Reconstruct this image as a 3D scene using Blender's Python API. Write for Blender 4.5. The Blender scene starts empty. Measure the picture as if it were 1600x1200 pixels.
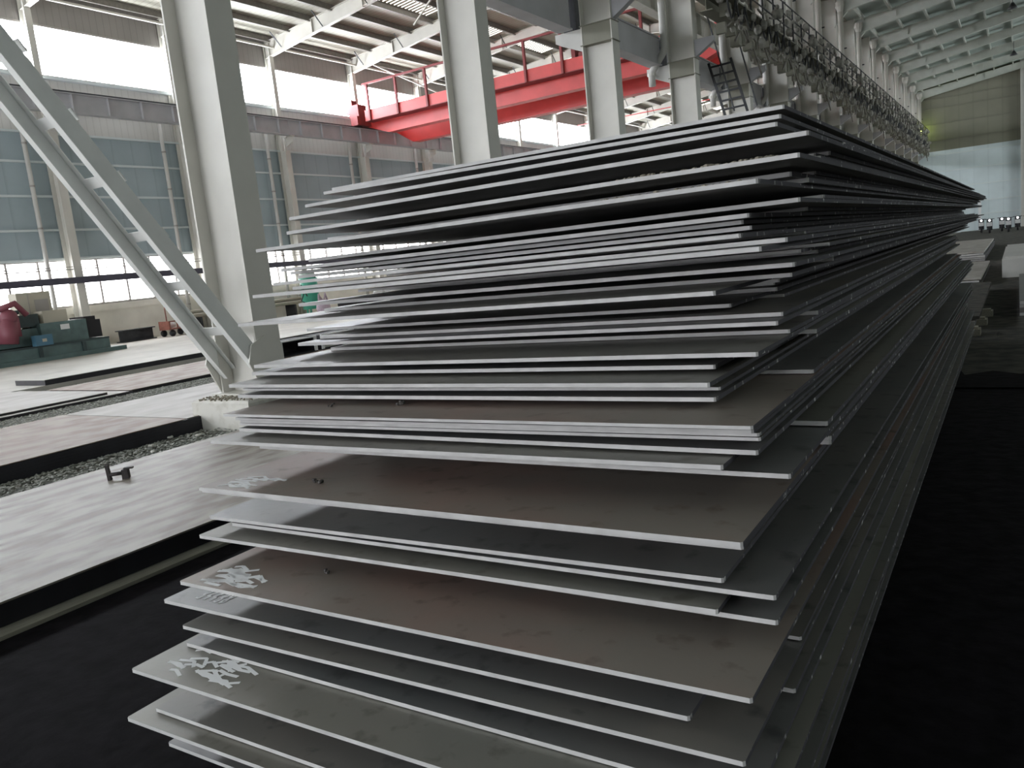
import bpy, math, random
from mathutils import Vector, Matrix
random.seed(11)
S = bpy.context.scene
COL = S.collection

# ---------------------------------------------------------------- camera, world, exposure
RM = [[0.844295202, -0.004726334, -0.535857512],
      [0.526070790, -0.183125908, 0.830490473],
      [-0.102054569, -0.983078107, -0.152125939]]      # rows: world x, y, z in camera axes (x right, y down, z ahead)
cam_data = bpy.data.cameras.new('camera')
cam_data.sensor_width = 36.0
cam_data.sensor_fit = 'HORIZONTAL'
cam_data.lens = 36.0 * 1247.147 / 1600.0
cam_data.clip_end = 400
cam_data.clip_start = 0.05
cam = bpy.data.objects.new('camera', cam_data)
COL.objects.link(cam)
cam.matrix_world = Matrix(((RM[0][0], -RM[0][1], -RM[0][2], 0),
                           (RM[1][0], -RM[1][1], -RM[1][2], 0),
                           (RM[2][0], -RM[2][1], -RM[2][2], 0),
                           (0, 0, 0, 1)))
S.camera = cam
world = bpy.data.worlds.new('sky')
world.use_nodes = True
world.node_tree.nodes['Background'].inputs[0].default_value = (0.80, 0.90, 1.0, 1)
world.node_tree.nodes['Background'].inputs[1].default_value = 1.0
S.world = world
S.view_settings.view_transform = 'Standard'
S.view_settings.look = 'None'
S.view_settings.gamma = 1.0
S.view_settings.use_curve_mapping = False
S.view_settings.exposure = 1.1
WINDOW_LIGHT = 12.5
BACK_FILL = 3.2  # strength of the glowing openings added behind the camera
RIGHT_FILL = 1.3  # strength of the glowing band added on the right

# ---------------------------------------------------------------- materials
def mat(name, col, rough=0.6, metal=0.0, noise=0.0, scale=4.0, col2=None, bump=0.0, stretch=(1, 1, 1),
        emit=None, estr=0.0, spec=0.5, detail=6.0, lo=0.35, hi=0.65):
    m = bpy.data.materials.new(name)
    m.use_nodes = True
    nt = m.node_tree
    b = nt.nodes['Principled BSDF']
    b.inputs['Roughness'].default_value = rough
    b.inputs['Metallic'].default_value = metal
    b.inputs['Specular IOR Level'].default_value = spec
    c1 = (col[0], col[1], col[2], 1)
    if noise > 0 or col2 is not None or bump > 0:
        tc = nt.nodes.new('ShaderNodeTexCoord')
        mp = nt.nodes.new('ShaderNodeMapping')
        mp.inputs['Scale'].default_value = stretch
        nt.links.new(tc.outputs['Object'], mp.inputs[0])
        nz = nt.nodes.new('ShaderNodeTexNoise')
        nz.inputs['Scale'].default_value = scale
        nz.inputs['Detail'].default_value = detail
        nt.links.new(mp.outputs[0], nz.inputs['Vector'])
        rp = nt.nodes.new('ShaderNodeValToRGB')
        rp.color_ramp.elements[0].position = lo
        rp.color_ramp.elements[1].position = hi
        if col2 is None:
            col2 = tuple(v * (1 - noise) for v in col)
        rp.color_ramp.elements[0].color = (col2[0], col2[1], col2[2], 1)
        rp.color_ramp.elements[1].color = c1
        nt.links.new(nz.outputs['Fac'], rp.inputs[0])
        nt.links.new(rp.outputs[0], b.inputs['Base Color'])
        if bump > 0:
            bp = nt.nodes.new('ShaderNodeBump')
            bp.inputs['Strength'].default_value = bump
            bp.inputs['Distance'].default_value = 0.02
            nt.links.new(nz.outputs['Fac'], bp.inputs['Height'])
            nt.links.new(bp.outputs[0], b.inputs['Normal'])
    else:
        b.inputs['Base Color'].default_value = c1
    if emit:
        b.inputs['Emission Color'].default_value = (emit[0], emit[1], emit[2], 1)
        b.inputs['Emission Strength'].default_value = estr
    return m

def plate_material(name, base, rust, patch, rough, seed, edge=(0.60, 0.59, 0.575)):
    """rolled steel plate: mill scale mottled with rust bloom; sheared bright metal on the narrow faces"""
    m = bpy.data.materials.new(name)
    m.use_nodes = True
    nt = m.node_tree
    b = nt.nodes['Principled BSDF']
    L = nt.links.new
    tc = nt.nodes.new('ShaderNodeTexCoord')
    mp = nt.nodes.new('ShaderNodeMapping')
    mp.inputs['Location'].default_value = (seed * 3.1, seed * 1.7, seed)
    L(tc.outputs['Object'], mp.inputs[0])
    n1 = nt.nodes.new('ShaderNodeTexNoise'); n1.inputs['Scale'].default_value = 1.3; n1.inputs['Detail'].default_value = 7
    n2 = nt.nodes.new('ShaderNodeTexNoise'); n2.inputs['Scale'].default_value = 9; n2.inputs['Detail'].default_value = 5
    n3 = nt.nodes.new('ShaderNodeTexNoise'); n3.inputs['Scale'].default_value = 0.6; n3.inputs['Detail'].default_value = 3
    for n in (n1, n2, n3): L(mp.outputs[0], n.inputs['Vector'])
    r1 = nt.nodes.new('ShaderNodeValToRGB')
    r1.color_ramp.elements[0].position = 0.40; r1.color_ramp.elements[0].color = (*base, 1)
    r1.color_ramp.elements[1].position = 0.62; r1.color_ramp.elements[1].color = (*rust, 1)
    L(n1.outputs['Fac'], r1.inputs[0])
    r2 = nt.nodes.new('ShaderNodeValToRGB')
    r2.color_ramp.elements[0].position = 0.58; r2.color_ramp.elements[0].color = (0, 0, 0, 1)
    r2.color_ramp.elements[1].position = 0.72; r2.color_ramp.elements[1].color = (1, 1, 1, 1)
    L(n2.outputs['Fac'], r2.inputs[0])
    mx = nt.nodes.new('ShaderNodeMix'); mx.data_type = 'RGBA'
    L(r2.outputs[0], mx.inputs[0]); L(r1.outputs[0], mx.inputs[6]); mx.inputs[7].default_value = (*patch, 1)
    g = nt.nodes.new('ShaderNodeNewGeometry')
    sep = nt.nodes.new('ShaderNodeSeparateXYZ')
    L(tc.outputs['Normal'], sep.inputs[0])
    ab = nt.nodes.new('ShaderNodeMath'); ab.operation = 'ABSOLUTE'; L(sep.outputs[2], ab.inputs[0])
    st = nt.nodes.new('ShaderNodeMath'); st.operation = 'LESS_THAN'; L(ab.outputs[0], st.inputs[0]); st.inputs[1].default_value = 0.5
    # narrow faces: long sides painted shaded with pale nicks, end faces painted lit
    ay = nt.nodes.new('ShaderNodeMath'); ay.operation = 'ABSOLUTE'; L(sep.outputs[1], ay.inputs[0])
    sy = nt.nodes.new('ShaderNodeMath'); sy.operation = 'GREATER_THAN'; L(ay.outputs[0], sy.inputs[0]); sy.inputs[1].default_value = 0.5
    n4 = nt.nodes.new('ShaderNodeTexNoise'); n4.inputs['Scale'].default_value = 22; n4.inputs['Detail'].default_value = 3
    L(mp.outputs[0], n4.inputs['Vector'])
    r4 = nt.nodes.new('ShaderNodeValToRGB')
    r4.color_ramp.elements[0].position = 0.62; r4.color_ramp.elements[0].color = (0.105, 0.102, 0.118, 1)
    r4.color_ramp.elements[1].position = 0.70; r4.color_ramp.elements[1].color = (0.8, 0.8, 0.8, 1)
    L(n4.outputs['Fac'], r4.inputs[0])
    r5 = nt.nodes.new('ShaderNodeValToRGB')
    r5.color_ramp.elements[0].position = 0.3; r5.color_ramp.elements[0].color = (edge[0] * .75, edge[1] * .75, edge[2] * .75, 1)
    r5.color_ramp.elements[1].position = 0.7; r5.color_ramp.elements[1].color = (*edge, 1)
    L(n2.outputs['Fac'], r5.inputs[0])
    me = nt.nodes.new('ShaderNodeMix'); me.data_type = 'RGBA'
    L(sy.outputs[0], me.inputs[0]); L(r4.outputs[0], me.inputs[6]); L(r5.outputs[0], me.inputs[7])
    mf = nt.nodes.new('ShaderNodeMix'); mf.data_type = 'RGBA'
    L(st.outputs[0], mf.inputs[0]); L(mx.outputs[2], mf.inputs[6]); L(me.outputs[2], mf.inputs[7])
    L(mf.outputs[2], b.inputs['Base Color'])
    rr = nt.nodes.new('ShaderNodeMapRange')
    rr.inputs[3].default_value = rough - .14; rr.inputs[4].default_value = rough + .08
    L(n3.outputs['Fac'], rr.inputs[0])
    rs = nt.nodes.new('ShaderNodeMath'); rs.operation = 'MULTIPLY_ADD'; rs.inputs[1].default_value = 0.4
    L(st.outputs[0], rs.inputs[0]); L(rr.outputs[0], rs.inputs[2]); L(rs.outputs[0], b.inputs['Roughness'])
    mm = nt.nodes.new('ShaderNodeMapRange'); mm.inputs[3].default_value = 0.35; mm.inputs[4].default_value = 0.0
    L(st.outputs[0], mm.inputs[0]); L(mm.outputs[0], b.inputs['Metallic'])
    sm = nt.nodes.new('ShaderNodeMapRange'); sm.inputs[3].default_value = 0.6; sm.inputs[4].default_value = 0.15
    L(st.outputs[0], sm.inputs[0]); L(sm.outputs[0], b.inputs['Specular IOR Level'])
    bp = nt.nodes.new('ShaderNodeBump'); bp.inputs['Strength'].default_value = 0.25; bp.inputs['Distance'].default_value = 0.01
    L(n2.outputs['Fac'], bp.inputs['Height']); L(bp.outputs[0], b.inputs['Normal'])
    return m

def panel_material(name, col, dark, pitch, axis=1, rough=0.7):
    """profiled sheet: narrow ribs repeated along one axis"""
    m = bpy.data.materials.new(name)
    m.use_nodes = True
    nt = m.node_tree
    b = nt.nodes['Principled BSDF']
    L = nt.links.new
    tc = nt.nodes.new('ShaderNodeTexCoord')
    sep = nt.nodes.new('ShaderNodeSeparateXYZ'); L(tc.outputs['Object'], sep.inputs[0])
    ml = nt.nodes.new('ShaderNodeMath'); ml.operation = 'MULTIPLY'; ml.inputs[1].default_value = 1.0 / pitch
    L(sep.outputs[axis], ml.inputs[0])
    fr = nt.nodes.new('ShaderNodeMath'); fr.operation = 'FRACT'; L(ml.outputs[0], fr.inputs[0])
    rp = nt.nodes.new('ShaderNodeValToRGB')
    rp.color_ramp.elements[0].position = 0.0; rp.color_ramp.elements[0].color = (*dark, 1)
    rp.color_ramp.elements[1].position = 0.14; rp.color_ramp.elements[1].color = (*col, 1)
    L(fr.outputs[0], rp.inputs[0])
    nz = nt.nodes.new('ShaderNodeTexNoise'); nz.inputs['Scale'].default_value = 0.7; nz.inputs['Detail'].default_value = 4
    L(tc.outputs['Object'], nz.inputs['Vector'])
    mr = nt.nodes.new('ShaderNodeMapRange'); mr.inputs[3].default_value = 0.82; mr.inputs[4].default_value = 1.12
    L(nz.outputs['Fac'], mr.inputs[0])
    mx = nt.nodes.new('ShaderNodeVectorMath'); mx.operation = 'SCALE'
    L(rp.outputs[0], mx.inputs[0]); L(mr.outputs[0], mx.inputs[3])
    L(mx.outputs[0], b.inputs['Base Color'])
    bp = nt.nodes.new('ShaderNodeBump'); bp.inputs['Strength'].default_value = 0.4; bp.inputs['Distance'].default_value = 0.03
    L(fr.outputs[0], bp.inputs['Height']); L(bp.outputs[0], b.inputs['Normal'])
    b.inputs['Roughness'].default_value = rough
    return m

M = {}
M['cream'] = mat('cream_paint', (0.62, 0.605, 0.555), .45, noise=.10, scale=1.2)
M['cream_band'] = mat('olive_grey_paint', (0.20, 0.195, 0.15), .55, noise=.1, scale=3)  # also carries the shade painted on the column collars
M['white_paint'] = mat('off_white_paint', (0.56, 0.55, 0.52), .5, noise=.08, scale=2)
M['grey_paint'] = mat('grey_paint', (0.46, 0.46, 0.48), .5, noise=.12, scale=1.5)
M['brace'] = mat('grey_green_paint', (0.75, 0.76, 0.74), .5, noise=.1, scale=3)
M['rafter'] = mat('rafter_paint', (0.50, 0.48, 0.43), .5, noise=.08, scale=2)
M['rafter_r'] = mat('rafter_paint_right', (0.58, 0.60, 0.55), .5, noise=.08, scale=2)
M['purlin'] = mat('galvanised_purlin', (0.20, 0.185, 0.16), .55, noise=.25, scale=9)
M['wall_con'] = mat('cream_plaster', (0.90, 0.87, 0.78), .8, noise=.12, scale=1.1, bump=.1)
M['wall_teal'] = panel_material('blue_green_sheet', (0.37, 0.445, 0.475), (0.32, 0.385, 0.41), 0.9)
M['wall_band'] = panel_material('pale_sheet', (0.62, 0.61, 0.58), (0.5, 0.49, 0.46), 0.3)
M['wall_up'] = panel_material('warm_grey_sheet', (0.27, 0.25, 0.235), (0.2, 0.19, 0.18), 0.3)
M['wall_far_low'] = panel_material('pale_blue_sheet', (0.60, 0.68, 0.70), (0.54, 0.62, 0.64), 1.2, axis=0)
M['wall_far_up'] = panel_material('olive_sheet', (0.22, 0.215, 0.165), (0.19, 0.185, 0.14), 1.2, axis=0)
M['roof'] = panel_material('cream_roof_sheet', (0.34, 0.325, 0.265), (0.17, 0.16, 0.13), 0.28)
M['roof_r'] = panel_material('grey_green_roof_sheet', (0.44, 0.50, 0.47), (0.30, 0.34, 0.32), 0.28)
M['girt'] = mat('girt_paint', (0.62, 0.68, 0.68), .5)
M['window'] = mat('daylight_glazing', (0.9, 0.9, 0.9), .4, emit=(0.92, 0.965, 1.04), estr=WINDOW_LIGHT)
M['window_low'] = mat('daylight_glass', (0.9, 0.9, 0.9), .4, emit=(0.98, 0.985, 1.0), estr=WINDOW_LIGHT * .3)
M['window_right'] = mat('shaded_daylight_glazing', (0.9, 0.9, 0.9), .4, emit=(0.93, 1.0, 0.95), estr=RIGHT_FILL)  # added glow, unseen fill from the right
M['plate_black'] = mat('black_plate_edge', (0.022, 0.021, 0.027), .6, noise=.4, scale=5)  # shade on sides turned from the windows, put into the colour
M['insulator'] = mat('dusty_fittings', (0.36, 0.35, 0.31), .7, noise=.5, scale=3)
M['gusset'] = mat('dull_grey_paint', (0.25, 0.25, 0.235), .6)
M['skylight'] = mat('translucent_roof_sheet', (0.8, 0.8, 0.75), .5, emit=(1.0, 0.98, 0.92), estr=2.6)
M['door_side'] = mat('side_door_daylight', (0.9, 0.9, 0.9), .5, emit=(0.93, 0.98, 1.0), estr=5.0)  # added glow, unseen fill for the far end
M['door_sky'] = mat('door_daylight', (0.9, 0.9, 0.9), .5, emit=(0.94, 0.96, 1.02), estr=BACK_FILL)  # added glow, unseen fill from behind the camera
M['frame'] = mat('window_frame', (0.33, 0.31, 0.29), .5)
M['red'] = mat('crane_red', (0.62, 0.055, 0.05), .45, noise=.18, scale=1.1)
M['red_dark'] = mat('crane_dark_red', (0.22, 0.03, 0.03), .6, noise=.2, scale=3)
M['dark_steel'] = mat('dark_steel', (0.045, 0.047, 0.052), .55, metal=.3, noise=.3, scale=6)
M['bar_blue'] = mat('indigo_bar_paint', (0.06, 0.055, 0.085), .5, noise=.2, scale=3)
M['gravel'] = mat('grey_gravel', (0.52, 0.52, 0.48), .85, col2=(0.16, 0.17, 0.14), scale=11)
M['gravel_soil'] = mat('gravel_bed', (0.20, 0.20, 0.17), .95, col2=(0.06, 0.062, 0.05), scale=14, bump=.8)
M['concrete'] = mat('concrete_floor', (0.50, 0.48, 0.43), .55, noise=.22, scale=.9, bump=.08)
M['aisle'] = mat('black_scale_ground', (0.010, 0.0085, 0.0105), .92, col2=(0.004, 0.0035, 0.0042), scale=9, bump=.5, spec=.08)  # deep shade of the aisle put into the ground colour
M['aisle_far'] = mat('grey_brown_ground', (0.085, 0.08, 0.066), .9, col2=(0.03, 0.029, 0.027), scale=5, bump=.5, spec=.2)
M['plinth'] = mat('whitewashed_plinth', (0.60, 0.585, 0.53), .75, col2=(0.47, 0.45, 0.39), scale=5, bump=.3, lo=.3, hi=.5)
M['teal'] = mat('machine_teal', (0.10, 0.16, 0.155), .45, noise=.3, scale=3)
M['teal_dark'] = mat('machine_dark_teal', (0.035, 0.06, 0.062), .5, noise=.3, scale=4)
M['beige'] = mat('cabinet_beige', (0.45, 0.42, 0.34), .5)
M['blue'] = mat('blue_box_paint', (0.06, 0.15, 0.22), .5)
M['maroon'] = mat('maroon_paint', (0.20, 0.055, 0.075), .5)
M['black'] = mat('matt_black', (0.012, 0.011, 0.014), .7)
M['green'] = mat('tank_green', (0.06, 0.36, 0.25), .4, noise=.1, scale=2)
M['tank_top'] = mat('tank_pale_cap', (0.42, 0.52, 0.47), .5)
M['bag'] = mat('lilac_plastic', (0.50, 0.40, 0.48), .6, noise=.2, scale=12)
M['cart'] = mat('red_brown_paint', (0.30, 0.11, 0.08), .6, noise=.3, scale=7)
M['white'] = mat('white_plastic', (0.72, 0.72, 0.72), .5)
M['chalk'] = mat('white_chalk', (0.80, 0.80, 0.80), .9)
M['dust'] = mat('dry_dust', (0.30, 0.27, 0.21), .95, noise=.5, scale=30)
M['slag'] = mat('slag_crumb', (0.10, 0.09, 0.085), .8, noise=.4, scale=40)
M['cast'] = mat('rusty_cast_iron', (0.05, 0.042, 0.04), .7, noise=.4, scale=30)
M['plate_low'] = mat('rust_brown_plate', (0.345, 0.315, 0.27), .5, col2=(0.17, 0.13, 0.10), scale=3.0, stretch=(2.2, .7, 1), bump=.1, lo=.38, hi=.58, detail=9)
M['plate_pale'] = mat('pale_plate', (0.44, 0.42, 0.385), .55, col2=(0.30, 0.27, 0.235), scale=2.0, stretch=(1.2, .5, 1), bump=.05)
M['plate_brown'] = mat('dusty_brown_plate', (0.33, 0.27, 0.22), .6, col2=(0.21, 0.14, 0.11), scale=2.6, stretch=(1.4, .8, 1), bump=.08, lo=.38, hi=.6, detail=9)
M['timber'] = mat('dusty_timber', (0.36, 0.335, 0.27), .8, noise=.25, scale=8, stretch=(6, .6, 6))
M['lamp_green'] = mat('signal_lamp', (0.5, 0.9, 0.1), .4, emit=(0.75, 1.0, 0.12), estr=9.0)
M['lamp_white'] = mat('headlamp', (0.9, 0.9, 0.9), .2, emit=(1, 1, 1), estr=1.6)
PL = [plate_material('steel_plate_grey', (0.19, 0.187, 0.178), (0.25, 0.23, 0.205), (0.12, 0.115, 0.11), .5, 1),
      plate_material('steel_plate_brown', (0.245, 0.215, 0.185), (0.30, 0.20, 0.165), (0.15, 0.115, 0.095), .52, 2),
      plate_material('steel_plate_slate', (0.165, 0.168, 0.168), (0.21, 0.20, 0.19), (0.10, 0.10, 0.10), .46, 3),
      plate_material('steel_plate_olive', (0.21, 0.205, 0.18), (0.245, 0.23, 0.20), (0.13, 0.12, 0.10), .48, 4)]

# ---------------------------------------------------------------- mesh helpers
class MB:
    def __init__(self): self.v = []; self.f = []
    def add(self, vs, fs):
        n = len(self.v); self.v += [tuple(p) for p in vs]; self.f += [tuple(i + n for i in f) for f in fs]; return self
    def box(self, x0, x1, y0, y1, z0, z1):
        if x0 > x1: x0, x1 = x1, x0
        if y0 > y1: y0, y1 = y1, y0
        if z0 > z1: z0, z1 = z1, z0
        vs = [(x0,y0,z0),(x1,y0,z0),(x1,y1,z0),(x0,y1,z0),(x0,y0,z1),(x1,y0,z1),(x1,y1,z1),(x0,y1,z1)]
        return self.add(vs, BF)
    def hexa(self, vs): return self.add(vs, BF)          # bottom ring then top ring
    def bar(self, p, q, w, h=None, up=(0, 0, 1)):
        h = h or w; p = Vector(p); q = Vector(q); d = (q - p).normalized(); u = Vector(up)
        if abs(d.dot(u)) > .98: u = Vector((0, 1, 0))
        s = d.cross(u).normalized(); t = s.cross(d).normalized()
        vs = []
        for c in (p, q):
            for a, b2 in ((-1, -1), (1, -1), (1, 1), (-1, 1)): vs.append(c + s * (a * w / 2) + t * (b2 * h / 2))
        return self.add(vs, [(3,2,1,0),(4,5,6,7),(0,1,5,4),(1,2,6,5),(2,3,7,6),(3,0,4,7)])
    def tube(self, pts, r, n=10, caps=True):
        pts = [Vector(p) for p in pts]; rings = []
        prev = None
        for i, p in enumerate(pts):
            d = (pts[min(i+1, len(pts)-1)] - pts[max(i-1, 0)]).normalized()
            if prev is None:
                u = Vector((0, 0, 1)) if abs(d.z) < .9 else Vector((0, 1, 0))
                s = d.cross(u).normalized()
            else:
                s = (prev - d * prev.dot(d)).normalized()
            prev = s; t = d.cross(s)
            rr = r[i] if isinstance(r, (list, tuple)) else r
            rings.append([p + (s * math.cos(2*math.pi*k/n) + t * math.sin(2*math.pi*k/n)) * rr for k in range(n)])
        vs = [v for ring in rings for v in ring]; fs = []
        for i in range(len(pts) - 1):
            for k in range(n):
                fs.append((i*n + k, i*n + (k+1) % n, (i+1)*n + (k+1) % n, (i+1)*n + k))
        if caps:
            fs.append(tuple(range(n))[::-1]); fs.append(tuple((len(pts)-1)*n + k for k in range(n)))
        return self.add(vs, fs)
    def prism(self, poly, axis, a0, a1):
        """extrude a 2-D polygon along an axis: poly gives the two other coordinates in order"""
        n = len(poly); vs = []
        for a in (a0, a1):
            for u, w in poly:
                vs.append({'x': (a, u, w), 'y': (u, a, w), 'z': (u, w, a)}[axis])
        fs = [tuple(range(n))[::-1], tuple(range(n, 2*n))] + [(k, (k+1) % n, n + (k+1) % n, n + k) for k in range(n)]
        return self.add(vs, fs)
    def ball(self, c, r, n=8, m=5, sq=(1, 1, 1)):
        vs = []; fs = []
        for i in range(m + 1):
            th = math.pi * i / m
            for k in range(n):
                ph = 2 * math.pi * k / n
                vs.append((c[0] + r*sq[0]*math.sin(th)*math.cos(ph), c[1] + r*sq[1]*math.sin(th)*math.sin(ph), c[2] + r*sq[2]*math.cos(th)))
        for i in range(m):
            for k in range(n): fs.append((i*n + k, (i+1)*n + k, (i+1)*n + (k+1) % n, i*n + (k+1) % n))
        return self.add(vs, fs)
    def mesh(self, name):
        me = bpy.data.meshes.new(name); me.from_pydata(self.v, [], self.f); me.validate(); me.update(); return me
    def build(self, name, m, parent=None, smooth=False):
        me = self.mesh(name)
        me.materials.append(m)
        if smooth:
            me.polygons.foreach_set('use_smooth', [True] * len(me.polygons))
        import bmesh
        bm = bmesh.new(); bm.from_mesh(me); bmesh.ops.recalc_face_normals(bm, faces=bm.faces); bm.to_mesh(me); bm.free()
        o = bpy.data.objects.new(name, me); COL.objects.link(o)
        if parent is not None: o.parent = parent
        return o
BF = [(3,2,1,0),(4,5,6,7),(0,1,5,4),(1,2,6,5),(2,3,7,6),(3,0,4,7)]

def tag(o, label=None, cat=None, group=None, kind=None):
    if label: o['label'] = label
    if cat: o['category'] = cat
    if group: o['group'] = group
    if kind: o['kind'] = kind
    return o
def thing(name, loc, label, cat, group=None):
    o = bpy.data.objects.new(name, None); COL.objects.link(o); o.location = loc; o.empty_display_size = .2
    return tag(o, label, cat, group)
def struct(name, mb, m, parent=None, label=None, cat=None):
    o = mb.build(name, m, parent)
    if parent is None: tag(o, label, cat, kind='structure')
    return o
def repeat(o, offsets):
    """further copies of a part beside the first one, under the same thing"""
    for d in offsets:
        c = o.copy(); COL.objects.link(c); c.parent = o.parent; c.location = o.location + Vector(d)
def copy_thing(o, loc, label, group=None):
    r = o.copy(); COL.objects.link(r); r.location = loc; r['label'] = label
    if group: r['group'] = group
    for ch in o.children:
        c = ch.copy(); COL.objects.link(c); c.parent = r
        for g in ch.children:
            d = g.copy(); COL.objects.link(d); d.parent = c
    return r
ORD = ['first','second','third','fourth','fifth','sixth','seventh','eighth','ninth','tenth','eleventh','twelfth','thirteenth','fourteenth',
       'fifteenth','sixteenth','seventeenth','eighteenth','nineteenth','twentieth','twenty-first','twenty-second','twenty-third','twenty-fourth',
       'twenty-fifth','twenty-sixth','twenty-seventh','twenty-eighth','twenty-ninth','thirtieth','thirty-first','thirty-second','thirty-third',
       'thirty-fourth','thirty-fifth','thirty-sixth','thirty-seventh','thirty-eighth','thirty-ninth','fortieth','forty-first','forty-second',
       'forty-third','forty-fourth','forty-fifth','forty-sixth','forty-seventh']
FRONT_PLATES = [
    ('A', -2.8908, 3.0093, 0.4468, -0.6909, 3.0101, 0.4416, 0.014),
    ('B', -2.8889, 2.9462, 0.4267, -0.6891, 2.9493, 0.403, 0.014),
    ('C', -2.8648, 2.7878, 0.3613, -0.6648, 2.7881, 0.359, 0.014),
    ('D', -2.7173, 2.5385, 0.2873, -0.5173, 2.5383, 0.2873, 0.014),
    ('E', -2.7452, 2.5379, 0.2283, -0.5452, 2.5379, 0.2283, 0.014),
    ('F', -2.8443, 2.4381, 0.1635, -0.6444, 2.4384, 0.1635, 0.014),
    ('G', -2.7798, 2.6782, 0.1037, -0.5798, 2.6784, 0.1037, 0.014),
    ('H', -2.9327, 2.6431, 0.0727, -0.7327, 2.6431, 0.0727, 0.014),
    ('I', -2.9815, 2.7447, 0.0552, -0.7816, 2.7448, 0.0552, 0.014),
    ('J', -2.9613, 2.7677, 0.0339, -0.7613, 2.7678, 0.0339, 0.014),
    ('K', -2.9511, 2.601, 0.0108, -0.7511, 2.601, 0.0108, 0.014),
    ('K2', -2.8014, 2.5777, -0.0163, -0.6015, 2.5776, -0.0163, 0.014),
    ('L', -2.827, 2.368, -0.0333, -0.627, 2.368, -0.0333, 0.014),
    ('M', -2.7857, 2.586, -0.0945, -0.5857, 2.5861, -0.0945, 0.014),
    ('N', -2.8433, 2.7967, -0.1367, -0.6433, 2.7972, -0.1367, 0.014),
    ('O', -2.977, 2.388, -0.1537, -0.777, 2.3879, -0.1537, 0.014),
    ('P', -3.0863, 2.8969, -0.2366, -0.8863, 2.8971, -0.2366, 0.014),
    ('Q', -2.8737, 2.7737, -0.2653, -0.6737, 2.773, -0.2653, 0.014),
    ('R', -2.8977, 2.6511, -0.2823, -0.6616, 2.651, -0.2823, 0.014),
    ('S', -2.8659, 2.8268, -0.3311, -0.6659, 2.8265, -0.3311, 0.014),
    ('T', -2.9433, 2.4133, -0.3481, -0.6655, 2.4128, -0.3481, 0.014),
    ('U', -3.0131, 2.4529, -0.388, -0.8131, 2.4524, -0.391, 0.014),
    ('V', -2.9805, 2.2914, -0.4154, -0.7805, 2.2908, -0.4191, 0.014),
    ('V2', -2.9695, 2.3554, -0.445, -0.7695, 2.3554, -0.445, 0.01),
    ('W', -2.9757, 2.3266, -0.469, -0.7757, 2.3262, -0.471, 0.014),
    ('X', -2.8054, 2.1056, -0.5064, -0.6054, 2.1059, -0.5051, 0.01),
    ('Y', -2.8252, 2.1776, -0.5392, -0.6253, 2.179, -0.5336, 0.01),
    ('Z', -2.8142, 2.1928, -0.5536, -0.6147, 2.1962, -0.5466, 0.01),
    ('AA', -2.8291, 2.1991, -0.5666, -0.612, 2.1969, -0.5596, 0.01),
    ('BB', -2.8163, 2.1818, -0.5848, -0.6163, 2.1798, -0.5923, 0.014),
    ('CC', -2.888, 2.0842, -0.6164, -0.688, 2.0854, -0.6124, 0.014),
    ('DD', -2.7383, 2.2101, -0.665, -0.5383, 2.2101, -0.665, 0.014),
    ('EE', -2.7984, 1.9316, -0.7693, -0.5984, 1.9314, -0.7699, 0.014),
    ('FF', -2.803, 1.9467, -0.7863, -0.6026, 1.9482, -0.7869, 0.01),
    ('GG', -2.8867, 2.0208, -0.9282, -0.6868, 2.0258, -0.9171, 0.014),
    ('GG2', -2.7489, 2.0218, -0.9452, -0.5456, 2.0194, -0.944, 0.014),
    ('HH', -2.8871, 1.9585, -0.9908, -0.6871, 1.9634, -0.9809, 0.014),
    ('HH2', -2.7408, 2.007, -1.008, -0.5408, 2.007, -1.008, 0.014),
    ('II', -2.7403, 1.7443, -1.086, -0.5403, 1.7443, -1.0861, 0.014),
    ('JJ', -2.915, 1.773, -1.2005, -0.715, 1.7778, -1.1934, 0.014),
    ('KK', -2.7679, 1.7404, -1.2709, -0.568, 1.7472, -1.2614, 0.014),
    ('LL', -2.74, 1.7261, -1.3313, -0.54, 1.7197, -1.3395, 0.014),
    ('MM', -2.7913, 1.5262, -1.3483, -0.49, 1.5317, -1.3565, 0.014),
    ('NN', -2.6983, 1.535, -1.4893, -0.4983, 1.535, -1.4893, 0.014),
    ('OO', -2.7729, 1.4667, -1.5063, -0.4843, 1.48, -1.5063, 0.014),
    ('PP', -2.7176, 1.5703, -1.6553, -0.5176, 1.5731, -1.6527, 0.014),
]
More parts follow.
